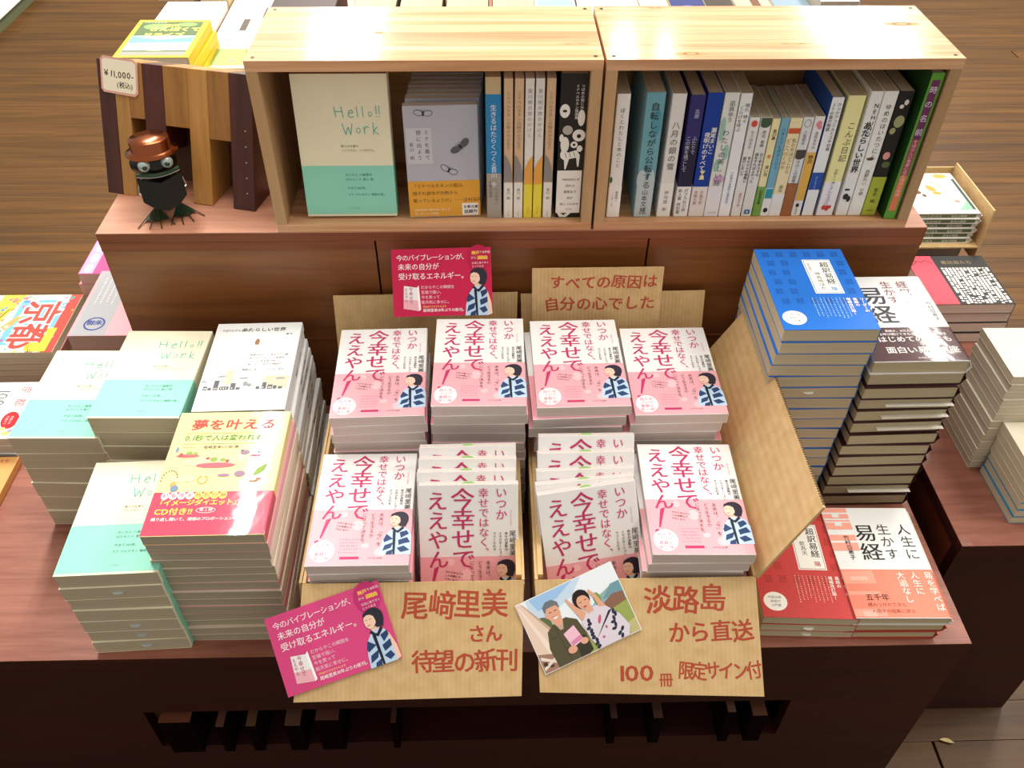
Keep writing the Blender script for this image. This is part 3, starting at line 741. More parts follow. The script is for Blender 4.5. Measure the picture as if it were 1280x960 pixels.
decal('printed_man', t, f2, [(ink('#57503a'), poly((20, 1), (18, 26), (24, 46), (34, 52), (52, 54), (64, 46), (68, 28), (68, 6), (60, 1))), (ink('#3a3526'), poly((50, 1), (52, 30), (66, 24), (68, 4), (62, 1))),
    (ink('#3f3a28'), line(35, 50, 38, 4, .8)+rect(24, 36, 33, 36.8)), (ink('#c8a49a'), poly((36, 52), (48, 54), (44, 42), (40, 42))), (skn, poly((34, 60), (48, 60), (47, 50), (41, 47), (36, 51))), (skn, ell(40, 65, 9, 11.5)), (skn, ell(31, 64, 1.8, 3)),
    (ink('#6e747e'), poly((30, 68), (30, 76), (36, 81), (44, 81), (50, 76), (50, 68), (47, 73), (34, 73))), (ink('#4a2c22'), rect(35, 66.5, 38.4, 67.4)+rect(42, 66.5, 45.4, 67.4)), (ink('#f8f0ec'), poly((36, 59.5), (45, 60), (41, 56.5))), (ink('#b6523e'), line(36, 60, 45, 60.4, .6)),
    (ink('#efc0d4'), poly((45, 16), (62, 20), (57, 41), (41, 36))), (ink('#d98ab0'), poly((46, 18), (61, 21.5), (60, 27), (45, 23))), (skn, ell(44, 14, 6, 4.5)+ell(62, 18, 5, 4))], base=.5, step=.02)
decal('printed_woman', t, f2, [(ink('#ddd4e2'), poly((76, 1), (70, 16), (68, 40), (78, 50), (92, 52), (104, 46), (116, 30), (122, 12), (116, 1))), (skn, poly((70, 40), (63, 62), (60, 72), (62, 74), (67, 64), (78, 48))), (skn, poly((96, 48), (94, 62), (90, 70), (92, 74), (98, 64), (104, 46))),
    (ink('#2c3046'), sum([poly((72+random.uniform(0, 40), 6+random.uniform(0, 36)), (75+random.uniform(0, 40), 10+random.uniform(0, 36)), (70+random.uniform(4, 40), 14+random.uniform(0, 34))) for _ in range(1)], [])+sum([ell(70+random.uniform(0, 9), 4+i*4.2, 3.2, 2.2, 8, rot=random.uniform(0, 90))+ell(106+random.uniform(-4, 6), 4+i*4, 3.5, 2, 8, rot=random.uniform(0, 90)) for i in range(9)], [])),
    (ink('#c8607c'), ell(90, 34, 2, 6, 8, rot=-30)+ell(94, 22, 1.6, 2, 8)+ell(86, 12, 2, 1.6, 8)), (skn, poly((78, 54), (88, 54), (88, 47), (80, 46))), (ink('#241a1c'), ell(79, 66, 11, 12)), (skn, ell(80, 61.5, 8, 9, rot=20)), (ink('#241a1c'), poly((69, 64), (72, 76), (88, 74), (90, 62), (84, 70), (76, 70))),
    (ink('#3a2420'), rect(75, 62, 78, 62.8)+rect(82, 63, 85, 63.8)), (ink('#b6423e'), ell(80, 55.6, 2.6, 1, 10))], base=.9, step=.02)

# ================================================================ PINK AND WHITE BOOKS IN THE BOXES
GRP = 'pink and white paperbacks in the cardboard boxes'
Z0 = .4746
def pstack(n, x, y, z, yaw, where, toplabel, shifts=None, base=Z0):
    T = (z-base)/n
    top = pink_book(T); pl = pink_book(T, art=False)
    stack(top, pl, n, x, y, base, T, yaw, 'pink and white paperback', where, GRP, jit=.0018, yj=1.2, toplabel=toplabel, shifts=shifts)
    discard(pl)
pstack(14, -.160, .309, .708, 1.4, 'first rear stack from the left', 'upper cover of the leftmost rear stack of pink and white paperbacks')
pstack(14, -.0190, .311, .724, -.4, 'second rear stack from the left', 'upper cover of the second rear pink and white stack from the left')
pstack(14, .1225, .315, .716, .9, 'third rear stack from the left', 'upper cover of the third rear pink and white stack from the left', shifts=[(0, 0), (-.008, -.004), (-.0085, -.006)])
pstack(13, .2590, .314, .700, .3, 'rightmost rear stack', 'upper cover of the rightmost rear stack of pink and white paperbacks', shifts=[(0, 0), (-.008, 0), (-.009, 0)])
pstack(10, -.1715, .1125, .6445, -.1, 'front stack of the left box', 'upper cover of the front left pink and white stack, beside the tilted card')
pstack(10, .2625, .1135, .6545, -1.2, 'front stack of the right box', 'upper cover of the front right pink and white stack', shifts=[(0, 0), (-.006, 0), (-.007, 0)])

# books standing on a slant, with flat copies under them
def slanted(n, x, ytop, ztop, lean, yaw, roll, T, where, step, side, bx):
    proto = None; L = .187; s, c = math.sin(R(lean)), math.cos(R(lean))
    for k in range(n):
        if proto is None:
            proto = pink_book(T); b = proto
            bm = bmesh.new(); P = [(.0085*math.cos(math.pi*i/10), .0030*math.sin(math.pi*i/10)) for i in range(11)]
            prism(bm, P, .0003, lambda u, v, w: Vector((u, L/2-.0008+v, T*.5+w))); to_obj('order_slip', bm, mat('#a6dc7e', .6), proto)
        else: b = copy_tree(proto)
        # cover top edge of copy k
        dn, de = k*(T+.0004), sum(step[:k])
        o = Vector((x+side[k], ytop+c*dn+s*de, ztop-s*dn+c*de))
        ey = Vector((0, s, c)); ex = Vector((1, 0, 0))
        ex = Matrix.Rotation(R(yaw[k]), 3, 'Z') @ ex; ey = Matrix.Rotation(R(yaw[k]), 3, 'Z') @ ey
        q = Matrix.Rotation(R(roll[k]), 3, ex.cross(ey)); ex, ey = q @ ex, q @ ey
        M = basis((0, 0, 0), ex, ey); ez = M.to_3x3() @ Vector((0, 0, 1))
        M.translation = o - ey*(L/2) - ez*T
        b.matrix_world = M; b['group'] = GRP; b['category'] = 'book'
        b['label'] = f'slanted pink and white paperback in the {where} box, {["front of the row", "second in the row", "third in the row", "fourth in the row", "back of the row"][k]}'
slanted(4, -.0335, .1130, .6845, 30, [0]*4, [0, .3, -.5, .6], .0155, 'left', (.0125, .012, .0120), [0, -.003, -.0015, -.0015], 0)
slanted(5, .1185, .1060, .6830, 31, [4, 3, 1, 0, 0], [5, 3, 1, .5, 0], .014, 'right', (.006, .010, .0190, .0190), [0, -.001, .0015, .004, .006], 0)
def under(x, y, n, z1, where):
    T = (z1-Z0)/n; p = pink_book(T, art=False)
    for k in range(n):
        b = p if k == 0 else copy_tree(p); b.location = (x, y, Z0+T*k); b['group'] = GRP; b['category'] = 'book'
        b['label'] = f'flat pink paperback under the slanted books in the {where} box, {["lowest", "second from below"][k]}'
under(-.0335, .1120, 2, .512, 'left'); under(.1250, .1120, 2, .508, 'right')

# ================================================================ RIGHT-HAND STACKS ON THE TABLE
BLUE = cover('#1f6fd0', True); REDC = cover('#cf4745')
def oracle_book(T, base, W=.1285, L=.185, art=True, red=False, slip=None):
    t = book('red_patterned_book' if red else 'blue_patterned_book', W, L, T, cover('#cf4745') if red else cover('#1f6fd0', False), pages('#cfc3a4'), slip=slip)
    if art:
        f = frame_cover(W, L, T); pat = ink('#a83434' if red else '#124c9e'); pc = ink('#f4c8b8' if red else '#b8d8f4')
        rows = []
        random.seed(6)
        for r in range(6):
            for c in range(6):
                x0, y0 = 9+c*20+(r % 2)*3, 176-r*22
                if 58 < x0+10 and x0 < 99 and y0 > 78 and y0 < 172: continue
                if y0 < 60: continue
                for k in range(5):
                    for s in (0, 5.5):
                        if random.random() < .7: rows += rect(x0+s, y0-k*2.6, x0+s+4.6, y0-k*2.6+1.4)
                        else: rows += rect(x0+s, y0-k*2.6, x0+s+1.9, y0-k*2.6+1.4)+rect(x0+s+2.8, y0-k*2.6, x0+s+4.6, y0-k*2.6+1.4)
        decal('cover_pattern', t, f, [(pat, rows)])
        decal('title_panel', t, f, [(ink('#fbfaf4'), rect(63, 78, 103, 158)), (pat, rect(64.5, 79.5, 101.5, 156.5)), (ink('#f6f5ee'), rect(65.2, 80.2, 100.8, 155.8)), (BLK, text('超訳易経', 92, 152, 13, v=True, off=.02, pitch=1.02)+text('坤為地ほか' if not red else '乾為天', 77, 128, 8.5, v=True)+text('竹村亞希子', 70, 150, 4.2, v=True)), (ink('#4d8fd4' if not red else '#c95a5a'), text('陰' if not red else '陽', 87, 93, 9, off=.02))], base=.2)
        decal('small_lettering', t, f, base=.3, layers=[(pc, vscribble(98, 68, 46, 9, 5.4, .7, 3)), (ink('#fdf3ea'), text('リーダーの\n易経の\n増補改訂版!', 122, 68, 6.4, v=True, off=.03, lead=1.45))])
        decal('round_sticker', t, f, [(ink('#fbfaf2'), ell(20, 25, 16, 15, 32)), (ink('#5a6a7c'), text('中国古典\n易経の\n入門書', 20, 34, 4.6, lead=1.4, align='c'))], base=.2)
    return t
n = 17; T = (.822-.4702)/n
tb = oracle_book(T, 0); pb = oracle_book(T, 0, art=False); al = oracle_book(T, 0, art=False, slip=(-.004, '#e4e4de'))
stack(tb, pb, n, .447, .345, .4702, T, -.5, 'blue paperback', 'tall blue stack', 'blue patterned paperbacks stacked behind the box flap', jit=.002, yj=.9, alt=al, altat=(5,),
      toplabel='blue patterned paperback with a white title panel, topmost of the tall stack', lean=(-.0006, 0))
discard(pb); discard(al)
n = 3; T = (.519-.4702)/n
tb = oracle_book(T, 0, red=True); pb = oracle_book(T, 0, art=False, red=True, slip=(.0, '#f0efe8'))
stack(tb, pb, n, .4300, .104, .4702, T, -3.0, 'red paperback', 'low red stack', 'red patterned paperbacks under the box flap', jit=.001, yj=.5,
      toplabel='red patterned paperback with a white title panel, partly under the box flap')
discard(pb)
# white and maroon hardcovers
MAR = cover('#43161f', True)
def manage_book(T, W=.134, L=.192, art=True, flip=False):
    t = book('white_maroon_hardcover', W, L, T, cover('#eef0f1', True) if art else mat('#3b1a1c', .45), pages('#c9bf9e'), hard=True, band=(MAR, .072) if art else None)
    if art:
        f = frame_cover(W, L, T, .0003)
        decal('title_lettering', t, f, [(ink('#3a3c40'), text('易経', 44, 168, 44, v=True, off=.02, pitch=1.0)), (ink('#8a4a50'), text('経営に\n生かす', 98, 180, 18, v=True, lead=1.35))])
        decal('author_lettering', t, f, [(BLK, text('竹村亞希子', 121, 130, 8.6, v=True, pitch=1.05))])
        decal('band_lettering', t, f, [(ink('#f4ecea'), text('はじめての人でも', 20, 53, 13, off=.02, pitch=1.0)+text('面白い易経講座', 24, 31, 14.5, off=.02, pitch=1.0)+text('長続き、10万人以上の', 36, 67, 5.2, off=.02)+text('感動を呼び続けてきたカリスマ講師が語る', 14, 60, 5.6, off=.02)+text('日本経済新聞', 62, 9, 4))])
    return t
n = 13; T = (.772-.4702)/n
tb = manage_book(T); pb = manage_book(T, art=False); al = manage_book(T, art=False)
prism_bm = bmesh.new(); abox(prism_bm, -.03, .067, -.1015, -.094, T*.50, T*.50+.0006); to_obj('order_slip', prism_bm, mat('#eeeade', .6), al)
stack(tb, pb, n, .579, .340, .4702, T, .4, 'dark-edged hardcover', 'hardcover stack behind the coral books', 'white and maroon hardcovers stacked beside the blue books', jit=.002, yj=1.0, alt=al, altat=(3, 4, 5, 11),
      toplabel='white hardcover with a maroon band, topmost beside the blue books')
discard(pb); discard(al)
CORAL = cover('#f0876f')
def life_book(T, W=.131, L=.188, art=True):
    t = book('white_coral_hardcover', W, L, T, cover('#eff1f0') if art else mat('#b5442f', .5), pages('#c9bb98'), hard=True, band=(CORAL, .078))
    if art:
        f = frame_cover(W, L, T, .0003); lp = ink('#f6a896'); wp = ink('#e9ecec')
        bars = [(0, 6), (9, 6), (18, 7), (30, 6)]
        g = rect(.5, 168, 38, 187)+rect(.5, 148, 38, 165)+rect(.5, 128, 38, 138)+rect(.5, 110, 38, 124)
        h = rect(14, 170, 24, 176)+rect(.5, 176, 38, 179)+rect(14, 154, 24, 160)+rect(.5, 160, 38, 162)
        decal('cover_pattern', t, f, [(lp, g), (wp, h), (ink('#f4a08c'), rect(.5, 54, 44, 76)+rect(.5, 36, 44, 42)+rect(.5, 2, 44, 14)), (ink('#f6b7a6'), rect(10, 60, 34, 66)+rect(12, 2, 30, 10))])
        decal('title_lettering', t, f, [(BLK, text('易経', 54, 158, 32, v=True, off=-.012, pitch=1.05)+text('人生に\n生かす', 111, 158, 20.5, v=True, lead=1.42, pitch=1.05))])
        decal('author_lettering', t, f, [(BLK, text('竹村亞希子', 24, 137, 8.4, v=True, pitch=1.02, off=.01))], base=.45)
        decal('band_lettering', t, f, base=.45, layers=[(ink('#fdeee8'), text('易を学べば\n人生に\n大過なし', 120, 74, 12.5, v=True, lead=1.55, pitch=1.02, off=.01)), (ink('#5a3a34'), text('五千年', 22, 38, 11, off=.01)), (ink('#a05a4c'), text('読みつがれてきた\n 人間学の経典に学ぶ', 22, 24, 6.6, lead=1.5))])
    return t
n = 3; T = (.5225-.4702)/n
tb = life_book(T); pb = life_book(T, art=False)
stack(tb, pb, n, .5505, .101, .4702, T, -1.2, 'coral and white hardcover', 'coral corner stack', 'white and coral hardcovers at the table corner', jit=.0012, yj=.5,
      toplabel='white and coral hardcover on top at the right corner of the table', shifts=[(0, 0), (-.004, .001), (-.008, .001)])
discard(pb)

# ================================================================ BOOKS IN THE CRATES
MS = Matrix(((0, 0, -1), (-1, 0, 0), (0, 1, 0))).to_4x4()      # spine to the viewer, top up, front cover to the left
def upright(name, label, xl, w, h, d, spine, art=None, bands=(), front=None, group='upright books in the right pine crate', yf=.4975, pg=None, hard=False, zf=None, sidebands=True):
    """bands: (colour, z0, z1) fractions of the height, wrapped round the spine"""
    t = book(name, d, h, w, cover(front or spine), pg or PAG, label, group=group, hard=False)
    if front: wrap('spine_panel', d, w, -h/2+.0001, h/2-.0001, .0002, cover(spine), t, rnd=.0016, grow=.00015) if False else None
    f = frame_spine(d, h, w)
    if front: decal('spine_panel', t, f, [(cover(spine), rect(.3, .2, w*1000-.3, h*1000-.2))], base=.05)
    for (c, a, b) in bands:
        wrap('belly_band', d, w, -h/2+h*a+.0002, -h/2+h*b-.0002, .0003, cover(c), t, rnd=.0016, grow=.0003)
    if art: decal('spine_lettering', t, frame_spine(d, h, w, .0003), art, base=.1)
    M = MS.copy(); M.translation = Vector((xl+w, yf+d/2, (zf or ZF)+h/2+.0003)); t.matrix_world = M
    return t
G_, K_, W_ = ink('#5a5854'), ink('#2c2a28'), ink('#f2f0ea')
def vt(s, x, y, sz, **k): return text(s, x, y, sz, v=True, **k)
N = 'upright_book'
upright(N, 'slim white book, first at the left end of the right crate', .1719, .0185, .192, .13, '#efeeec', [(G_, vt('ぼくとわたしと本のこと', 9.5, 172, 7.2, pitch=1.15)), (ink('#3f6a46'), ell(2, 62, 2, 5)), (G_, vt('高原純一', 12, 44, 4.6)+vt('ISBN4-86', 6, 42, 3))], [('#f6f5f2', 0, .27)])
upright(N, 'thick teal book with pale clouds, second in the right crate', .2120, .0258, .194, .13, '#6fa9b6', [(ink('#b9c6c9'), rect(.8, .5, 25, 62)+ell(6, 62, 7, 16)+ell(20, 52, 5, 26)), (ink('#4f97a8'), ell(18, 150, 6, 20)), (K_, vt('自転しながら公転する', 13.5, 180, 12.6, pitch=1.06, off=.01)+vt('山本文緒', 13, 46, 9.2, pitch=1.05, off=.01)+text('新潮社', 8, 8, 3.6))], front='#7fa6ae')
upright(N, 'pale grey-white book, third in the right crate', .2470, .0195, .192, .13, '#e4e3e0', [(G_, vt('八月の銀の雪', 10, 152, 11.5, pitch=1.1)), (G_, vt('伊与原 新', 10, 44, 7, pitch=1.1))], [('#efeeea', 0, .29)])
upright(N, 'navy book with a white band at its foot, fourth in right crate', .2725, .0200, .190, .13, '#35306e', [(ink('#23203a'), rect(.6, 52, 19.4, 120)), (ink('#c9c6dc'), vt('北原', 11, 170, 7)+vt('ふたりで\nこの夜を過ごして', 13, 130, 7, lead=1.2)), (K_, vt('ポプラ社小説\n新人賞 特別賞', 13, 47, 6.4, lead=1.3))], [('#f1f0ee', 0, .265)])
upright(N, 'royal blue book with a gold hourglass, fifth in right crate', .2948, .0218, .193, .13, '#1b3f9e', [(W_, vt('瀬尾まいこ', 16, 143, 8.2, off=.02)+vt('夜明けのすべて', 8, 136, 8.6, off=.02)), (ink('#f3e2a0'), poly((6, 76), (14, 76), (10, 70))+poly((6, 62), (14, 62), (10, 70))+ell(10, 66, 3, 3.6)), (ink('#b06a5c'), vt('水晶文学\n本屋大賞', 14, 44, 6, lead=1.4))], [('#e9e2df', 0, .26)])
upright(N, 'white book with faint green foliage on its spine, sixth in right crate', .3180, .0203, .193, .13, '#e3e6e0', [(ink('#9cc4b4'), ell(4, 140, 4, 18)+ell(15, 105, 4, 12)+ell(5, 84, 4, 10)), (ink('#caa6c6'), ell(12, 62, 8, 7)), (G_, vt('凪良ゆう', 12, 182, 8)+vt('わたしの美しい庭', 10, 140, 10.5, pitch=1.06)), (G_, text('ポプラ社', 5, 8, 2.8))], [('#eceaf0', 0, .25)])
upright(N, 'white book with small blue print, seventh in the right crate', .3400, .0160, .192, .13, '#eef0f0', [(G_, vt('晴れ 時々\n くらげを呼ぶ', 11, 178, 6.4, lead=1.1)), (ink('#3f7ab4'), vt('小説現代長編新人賞受賞作', 8, 74, 4.4))], [('#f4f5f6', 0, .4)])
upright(N, 'small white paperback with a red dot near the top, right crate', .3585, .0140, .157, .105, '#e9e8e4', [(ink('#d8503c'), ell(7, 148, 4.2, 5)), (G_, vt('もりはるか', 7, 138, 5.6)), (K_, vt('手のひらの楽園に\n遊びにおいで', 10, 98, 5.2, lead=1.3, off=.02)), (ink('#d07a70'), vt('集英社文庫', 8, 40, 4.8))])
upright(N, 'small white paperback with dark leaf print at its top, right crate', .3740, .0150, .157, .105, '#e6e6e0', [(ink('#44583c'), rect(.5, 146, 14.5, 156.6)+ell(7, 146, 6.5, 4)), (G_, vt('原田 香織', 8, 138, 5.6)), (K_, vt('はじめからその\n話をすればよかった', 11, 104, 5.4, lead=1.25, off=.02)), (ink('#2f6ca8'), rect(3.5, 4, 11.5, 11)), (ink('#f4f6f6'), ell(7.5, 7.5, 1.4, 1.4, 8))])
upright(N, 'small cream paperback with a green foot, right crate', .3905, .0110, .155, .105, '#f0e6b0', [(K_, vt('金川眞', 6, 140, 5.6, off=.02)+vt('深い河', 6, 84, 6, off=.02)), (ink('#e08a5a'), ell(5.5, 98, 2.4, 3)), (K_, vt('幻冬舎文庫', 5.5, 44, 4.8, off=.02))], [('#7aa84e', 0, .32)])
upright(N, 'small light blue paperback with a white foot, right crate', .4025, .0118, .156, .105, '#7aaec4', [(ink('#31586a'), vt('ハチミツとポタージュ', 6, 142, 6.2, pitch=1.05)), (K_, ell(6, 10, 3.4, 4)), (ink('#2f97a8'), rect(.6, 30, 11.2, 46))], [('#f0f0ee', 0, .30)])
upright(N, 'small cream paperback with one orange-red stripe, right crate', .4150, .0172, .156, .105, '#f1e3b4', [(ink('#cf5a3a'), rect(.5, 133, 16.7, 141)), (ink('#8a5a34'), vt('私たちはどこから\nどこへ行くのか', 12, 126, 7, lead=1.15)), (G_, vt('森出', 9, 52, 6))], [('#eeeeec', 0, .235)])
upright(N, 'small paperback with dark landscape band and brown foot, right crate', .4330, .0145, .157, .105, '#e2e3e0', [(ink('#6a8a84'), ring(7, 148, 5, 6, .8)), (G_, vt('小松昭夫', 7, 138, 5.6)), (ink('#4c4438'), rect(.5, 96, 14, 108)+ell(7, 98, 6.6, 5)), (K_, vt('きのこの部屋で', 7, 92, 6))], [('#a4683a', 0, .35)])
upright(N, 'small paperback with pink flower above an orange spine, right crate', .4490, .0138, .158, .105, '#eeeae6', [(ink('#e08a94'), ell(7, 147, 4, 5)+ell(9, 142, 3, 3)), (G_, vt('島田まゆみ', 7, 136, 5.4)), (ink('#e0b050'), rect(.5, 26, 13.3, 104)), (K_, vt('野沢', 7, 100, 7, off=.03)+ell(6, 18, 2.4, 3.4)+vt('新潮文庫', 6, 13, 2.6))])
upright(N, 'tall white book with a blue cover and blue stripe, right crate', .4650, .0170, .186, .125, '#eff0ee', [(K_, vt('クックアフリルとユキの島\n37の島の物語', 12, 178, 6.0, lead=1.25, off=.01)), (ink('#2450a4'), rect(.4, 44, 16.6, 72)), (ink('#c8d6f0'), vt('おじいさんと', 8, 66, 3.6))], front='#24509e')
upright(N, 'pale yellow book with a white foot and red logo, right crate', .4870, .0240, .188, .128, '#f1eaa6', [(ink('#4a463c'), vt('こんぶ日記', 15, 150, 11.5, pitch=1.08)), (G_, vt('お酢と一緒に干しいたけ', 12, 78, 5)), (ink('#b8a4c8'), vt('こんぶ店', 10, 46, 7)), (ink('#c83a34'), ell(8, 14, 3, 4)+ell(13, 13, 3, 5)+ell(17, 15, 2, 3))], [('#efedf0', 0, .30)])
upright(N, 'white book with bold black blocky title, right crate', .5165, .0172, .194, .13, '#ecece8', [(K_, vt('NEHUHU', 12, 178, 8.6, off=.02)+vt('あたらしい世界', 8, 150, 11.5, off=.05, pitch=.98)+ell(7, 32, 4, 5)+ell(12, 28, 3, 5)+rect(3, 42, 10, 45))])
upright(N, 'thick white book with a tiny bird on its spine, right crate', .5348, .0195, .194, .13, '#efeee8', [(K_, vt('ゆめのはいたつにん', 11, 176, 8.6, pitch=1.1)+vt('西野れい 小説', 10, 76, 6.4)), (ink('#5a4436'), ell(8, 93, 5, 2.4)+poly((4, 93), (0.8, 96), (4, 91)))])
upright(N, 'black book with printed flowers and a lime green foot, right crate', .5556, .0205, .194, .13, '#24221f', [(ink('#a8a878'), ell(11, 150, 7, 9)+ell(6, 136, 4, 5)), (ink('#e6dcd6'), ell(13, 178, 3, 4)+ell(8, 172, 3, 3)), (ink('#e0a090'), ell(9, 98, 5, 6)), (ink('#5a6a40'), ell(12, 84, 6, 5)), (K_, vt('荒木 純', 10, 46, 7)+text('方舟社', 5, 10, 3.2))], [('#aeb83c', 0, .33)])
upright(N, 'tall green book with a purple spine strip, last in the right crate', .5850, .0178, .224, .15, '#5d9a34', [(ink('#6a2c5a'), rect(3.6, 128, 14.2, 214)), (ink('#a04a5e'), rect(3.6, 72, 14.2, 128)), (ink('#d87a52'), rect(3.6, 14, 14.2, 72)), (ink('#e6d6e6'), vt('時の名前', 8.9, 206, 11, pitch=1.85)), (ink('#f0c8c0'), vt('すばらしい季節に住む場所の物語', 8.9, 128, 6))], front='#244a1e', yf=.4870)
GL = 'upright books in the left pine crate'
upright(N, 'tall blue book with a grey foot in the left crate', -.0056, .0208, .216, .14, '#c9b48c', [(ink('#e9f2f8'), vt('生きるはたらくつくる', 10.5, 178, 9.6, pitch=1.0)+vt('皆川 明', 10.5, 84, 9)), (G_, vt('ミナペルホネン\n仕事の哲学', 14, 62, 5.6, lead=1.5))], [('#a9a498', 0, .335), ('#2a86c2', .34, .89)], group=GL)
for i, (x, kind) in enumerate(((.0192, 0), (.0338, 0), (.0482, 1), (.0621, 1), (.0768, 0))):
    if kind == 0:
        A = [(ink('#8c7a62'), vt('ミナペルホネンの時のかさなり', 6.2, 196, 6.2, pitch=.98)), (ink('#8f8b88'), poly((.4, 104), (5, 98), (9, 88), (11.8, 74), (11.8, 60), (.4, 60))), (G_, vt('皆川 明', 6.4, 50, 5.4)+vt('つるとはな', 6.4, 12, 1.9))]
        upright(N, 'slim tan and white spine with a grey curve, %s in the left crate' % ('first', 'second', '', '', 'third')[i], x, .0124, .214, .14, '#dcbc98', A, [('#efece4', 0, .275)], group=GL, pg=PAGW)
    else:
        A = [(ink('#8c8a86'), vt('皆川明の旅のかけら', 6.2, 200, 6.6, pitch=1.22)), (ink('#e8a94c'), poly((.4, 80), (5, 92), (11.8, 102), (11.8, 56), (.4, 56))), (ink('#b0902c'), vt('つるとはな', 6, 20, 2.6))]
        upright(N, 'slim white spine with orange and yellow foot, %s in the left crate' % ('', '', 'left one', 'right one', '')[i], x, .0120, .214, .14, '#e9e7e2', A, [('#efe04a', 0, .27)], group=GL, pg=PAGW)
A = [(W_, ell(7, 168, 7, 10)+ell(30, 158, 5, 12)+ell(28, 132, 9, 9, rot=20)+ell(9, 118, 6, 12)+ell(22, 118, 5, 5)+poly((3, 104), (6, 112), (14, 106), (26, 110), (31, 102), (30, 84), (28, 84), (26, 98), (16, 96), (12, 80), (10, 80), (9, 94), (4, 98))+ell(30, 112, 4, 5)+ell(4, 128, 3, 6)),
     (ink('#26241f'), ell(7, 168, 3, 2)+ell(22, 118, 2, 2)+ell(28, 131, 3, 3)+line(10, 106, 12, 98, .7)+line(16, 106, 18, 99, .7)+line(22, 107, 24, 100, .7)), (ink('#b8b4aa'), ell(12, 140, 7, 7)),
     (W_, vt('つばめの雨にぬれた\nミナペルホネン図案集', 30, 206, 5, lead=1.4)+rect(.3, 8, 35.5, 78)+poly((6, 1), (16, 1), (24, 9), (18, 9), (12, 4), (6, 9), (2, 9))), (K_, text('1986000人が\n訪れた\n展覧会で\n何が\n起こったのか', 20, 66, 4.6, lead=2.2, align='c', off=.02)+text('青幻舎', 15, 16, 2.8))]
upright(N, 'thick black spine with white animal drawings in the left crate', .0953, .0370, .220, .15, '#26241f', A, group=GL, front='#26241f')
# face-out books in the left crate
def faceout(t, W, L, T, bl, lean, yaw=0):
    s, c = math.sin(R(lean)), math.cos(R(lean))
    ey = Vector((0, s, c)); ex = Matrix.Rotation(R(yaw), 3, 'Z') @ Vector((1, 0, 0)); ey = Matrix.Rotation(R(yaw), 3, 'Z') @ ey
    M = basis((0, 0, 0), ex, ey); ez = M.to_3x3() @ Vector((0, 0, 1))
    M.translation = Vector(bl)+Vector((0, 0, T*s))+ex*(W/2)+ey*(L/2)-ez*T; t.matrix_world = M
t = hello_book(.026, .131, .2055); faceout(t, .131, .2055, .026, (-.2700, .4985, ZF+.0008), 8.5)
tagm(t, 'mint and cream book standing face out in the left crate', 'book', 'face-out books in the left crate')
def moth(f, t, cx, cy, s, rot, fill, dark):
    def rr(x, y):
        a = R(rot); return cx+(x*math.cos(a)-y*math.sin(a))*s, cy+(x*math.sin(a)+y*math.cos(a))*s
    L = []
    for sx in (-1, 1):
        c = rr(sx*5.4, .6); L.append((dark, ell(c[0], c[1], 5.2*s, 3.4*s, 20, rot+sx*14)))
        if not fill: L.append((ink('#b9bcc8'), ell(c[0], c[1], 4.5*s, 2.7*s, 20, rot+sx*14)))
    c = rr(0, 0); L.append((K_, ell(c[0], c[1], 1.1*s, 3.2*s, 12, rot)+line(*rr(-.4, 2), *rr(-2.2, 5), .5)+line(*rr(.4, 2), *rr(2.2, 5), .5)))
    return L
def moth_book(T, W=.104, L=.168, art=True):
    t = book('moth_paperback', W, L, T, cover('#b9bcc8'), PAGW, band=(cover('#e6a83c'), .057) if art else None)
    if art:
        f = frame_cover(W, L, T, .0003)
        decal('moth_print', t, f, moth(f, t, 28, 157, 1.25, -4, False, ink('#44444a'))+moth(f, t, 78, 108, 1.5, 38, True, ink('#5c5c64'))+moth(f, t, 60, 73, 1.25, -28, False, ink('#44444a')), step=.03)
        decal('title_panel', t, f, [(ink('#c9cbd4'), rect(2, 84, 38, 137)), (K_, vt('ミナを着て\n旅に出よう', 31, 134, 7.6, lead=1.45, pitch=1.22)+vt('皆川 明', 9, 116, 6.4, pitch=1.2))])
        decal('band_lettering', t, f, [(ink('#4a3a1c'), text('「ミナペルホネンの服は、\n服それ自体が内側から\n歌っているようだ」──辻村深月', 6, 53, 6.6, lead=1.75)), (ink('#fbeed0'), text('旧来世界の服の中に見える\n笑いあふれる物語', 7, 14, 4.4, lead=1.4))])
        decal('white_label', t, f, [(ink('#f4f4f2'), rect(77, 2, 101, 21)), (K_, text('文春文庫', 79, 18, 5.4, off=.04)+text('話題作', 80, 11, 6.6, off=.04))], base=.3)
    return t
t = moth_book(.013); faceout(t, .104, .168, .013, (-.1195, .4975, ZF+.0008), 5, 2.5)
tagm(t, 'grey paperback with printed moths and an orange band, face out', 'book', 'face-out books in the left crate')
pm = moth_book(.0125, art=False); decal('moth_print', pm, frame_cover(.104, .168, .0125), moth(0, 0, 28, 157, 1.25, -4, False, ink('#44444a')), step=.03)
for k in range(9):
    b = pm if k == 0 else copy_tree(pm)
    faceout(b, .104, .168, .0125, (-.1178+k*.0009+random.uniform(-.001, .001), .5275+k*.0133, ZF+.0006+k*.0002), 3.2)
    b['label'] = 'plain grey paperback standing behind the moth cover, %s behind it' % ('first', 'second', 'third', 'fourth', 'fifth', 'sixth', 'seventh', 'eighth', 'ninth')[k]
    b['category'] = 'book'; b['group'] = 'grey paperbacks behind the moth cover'

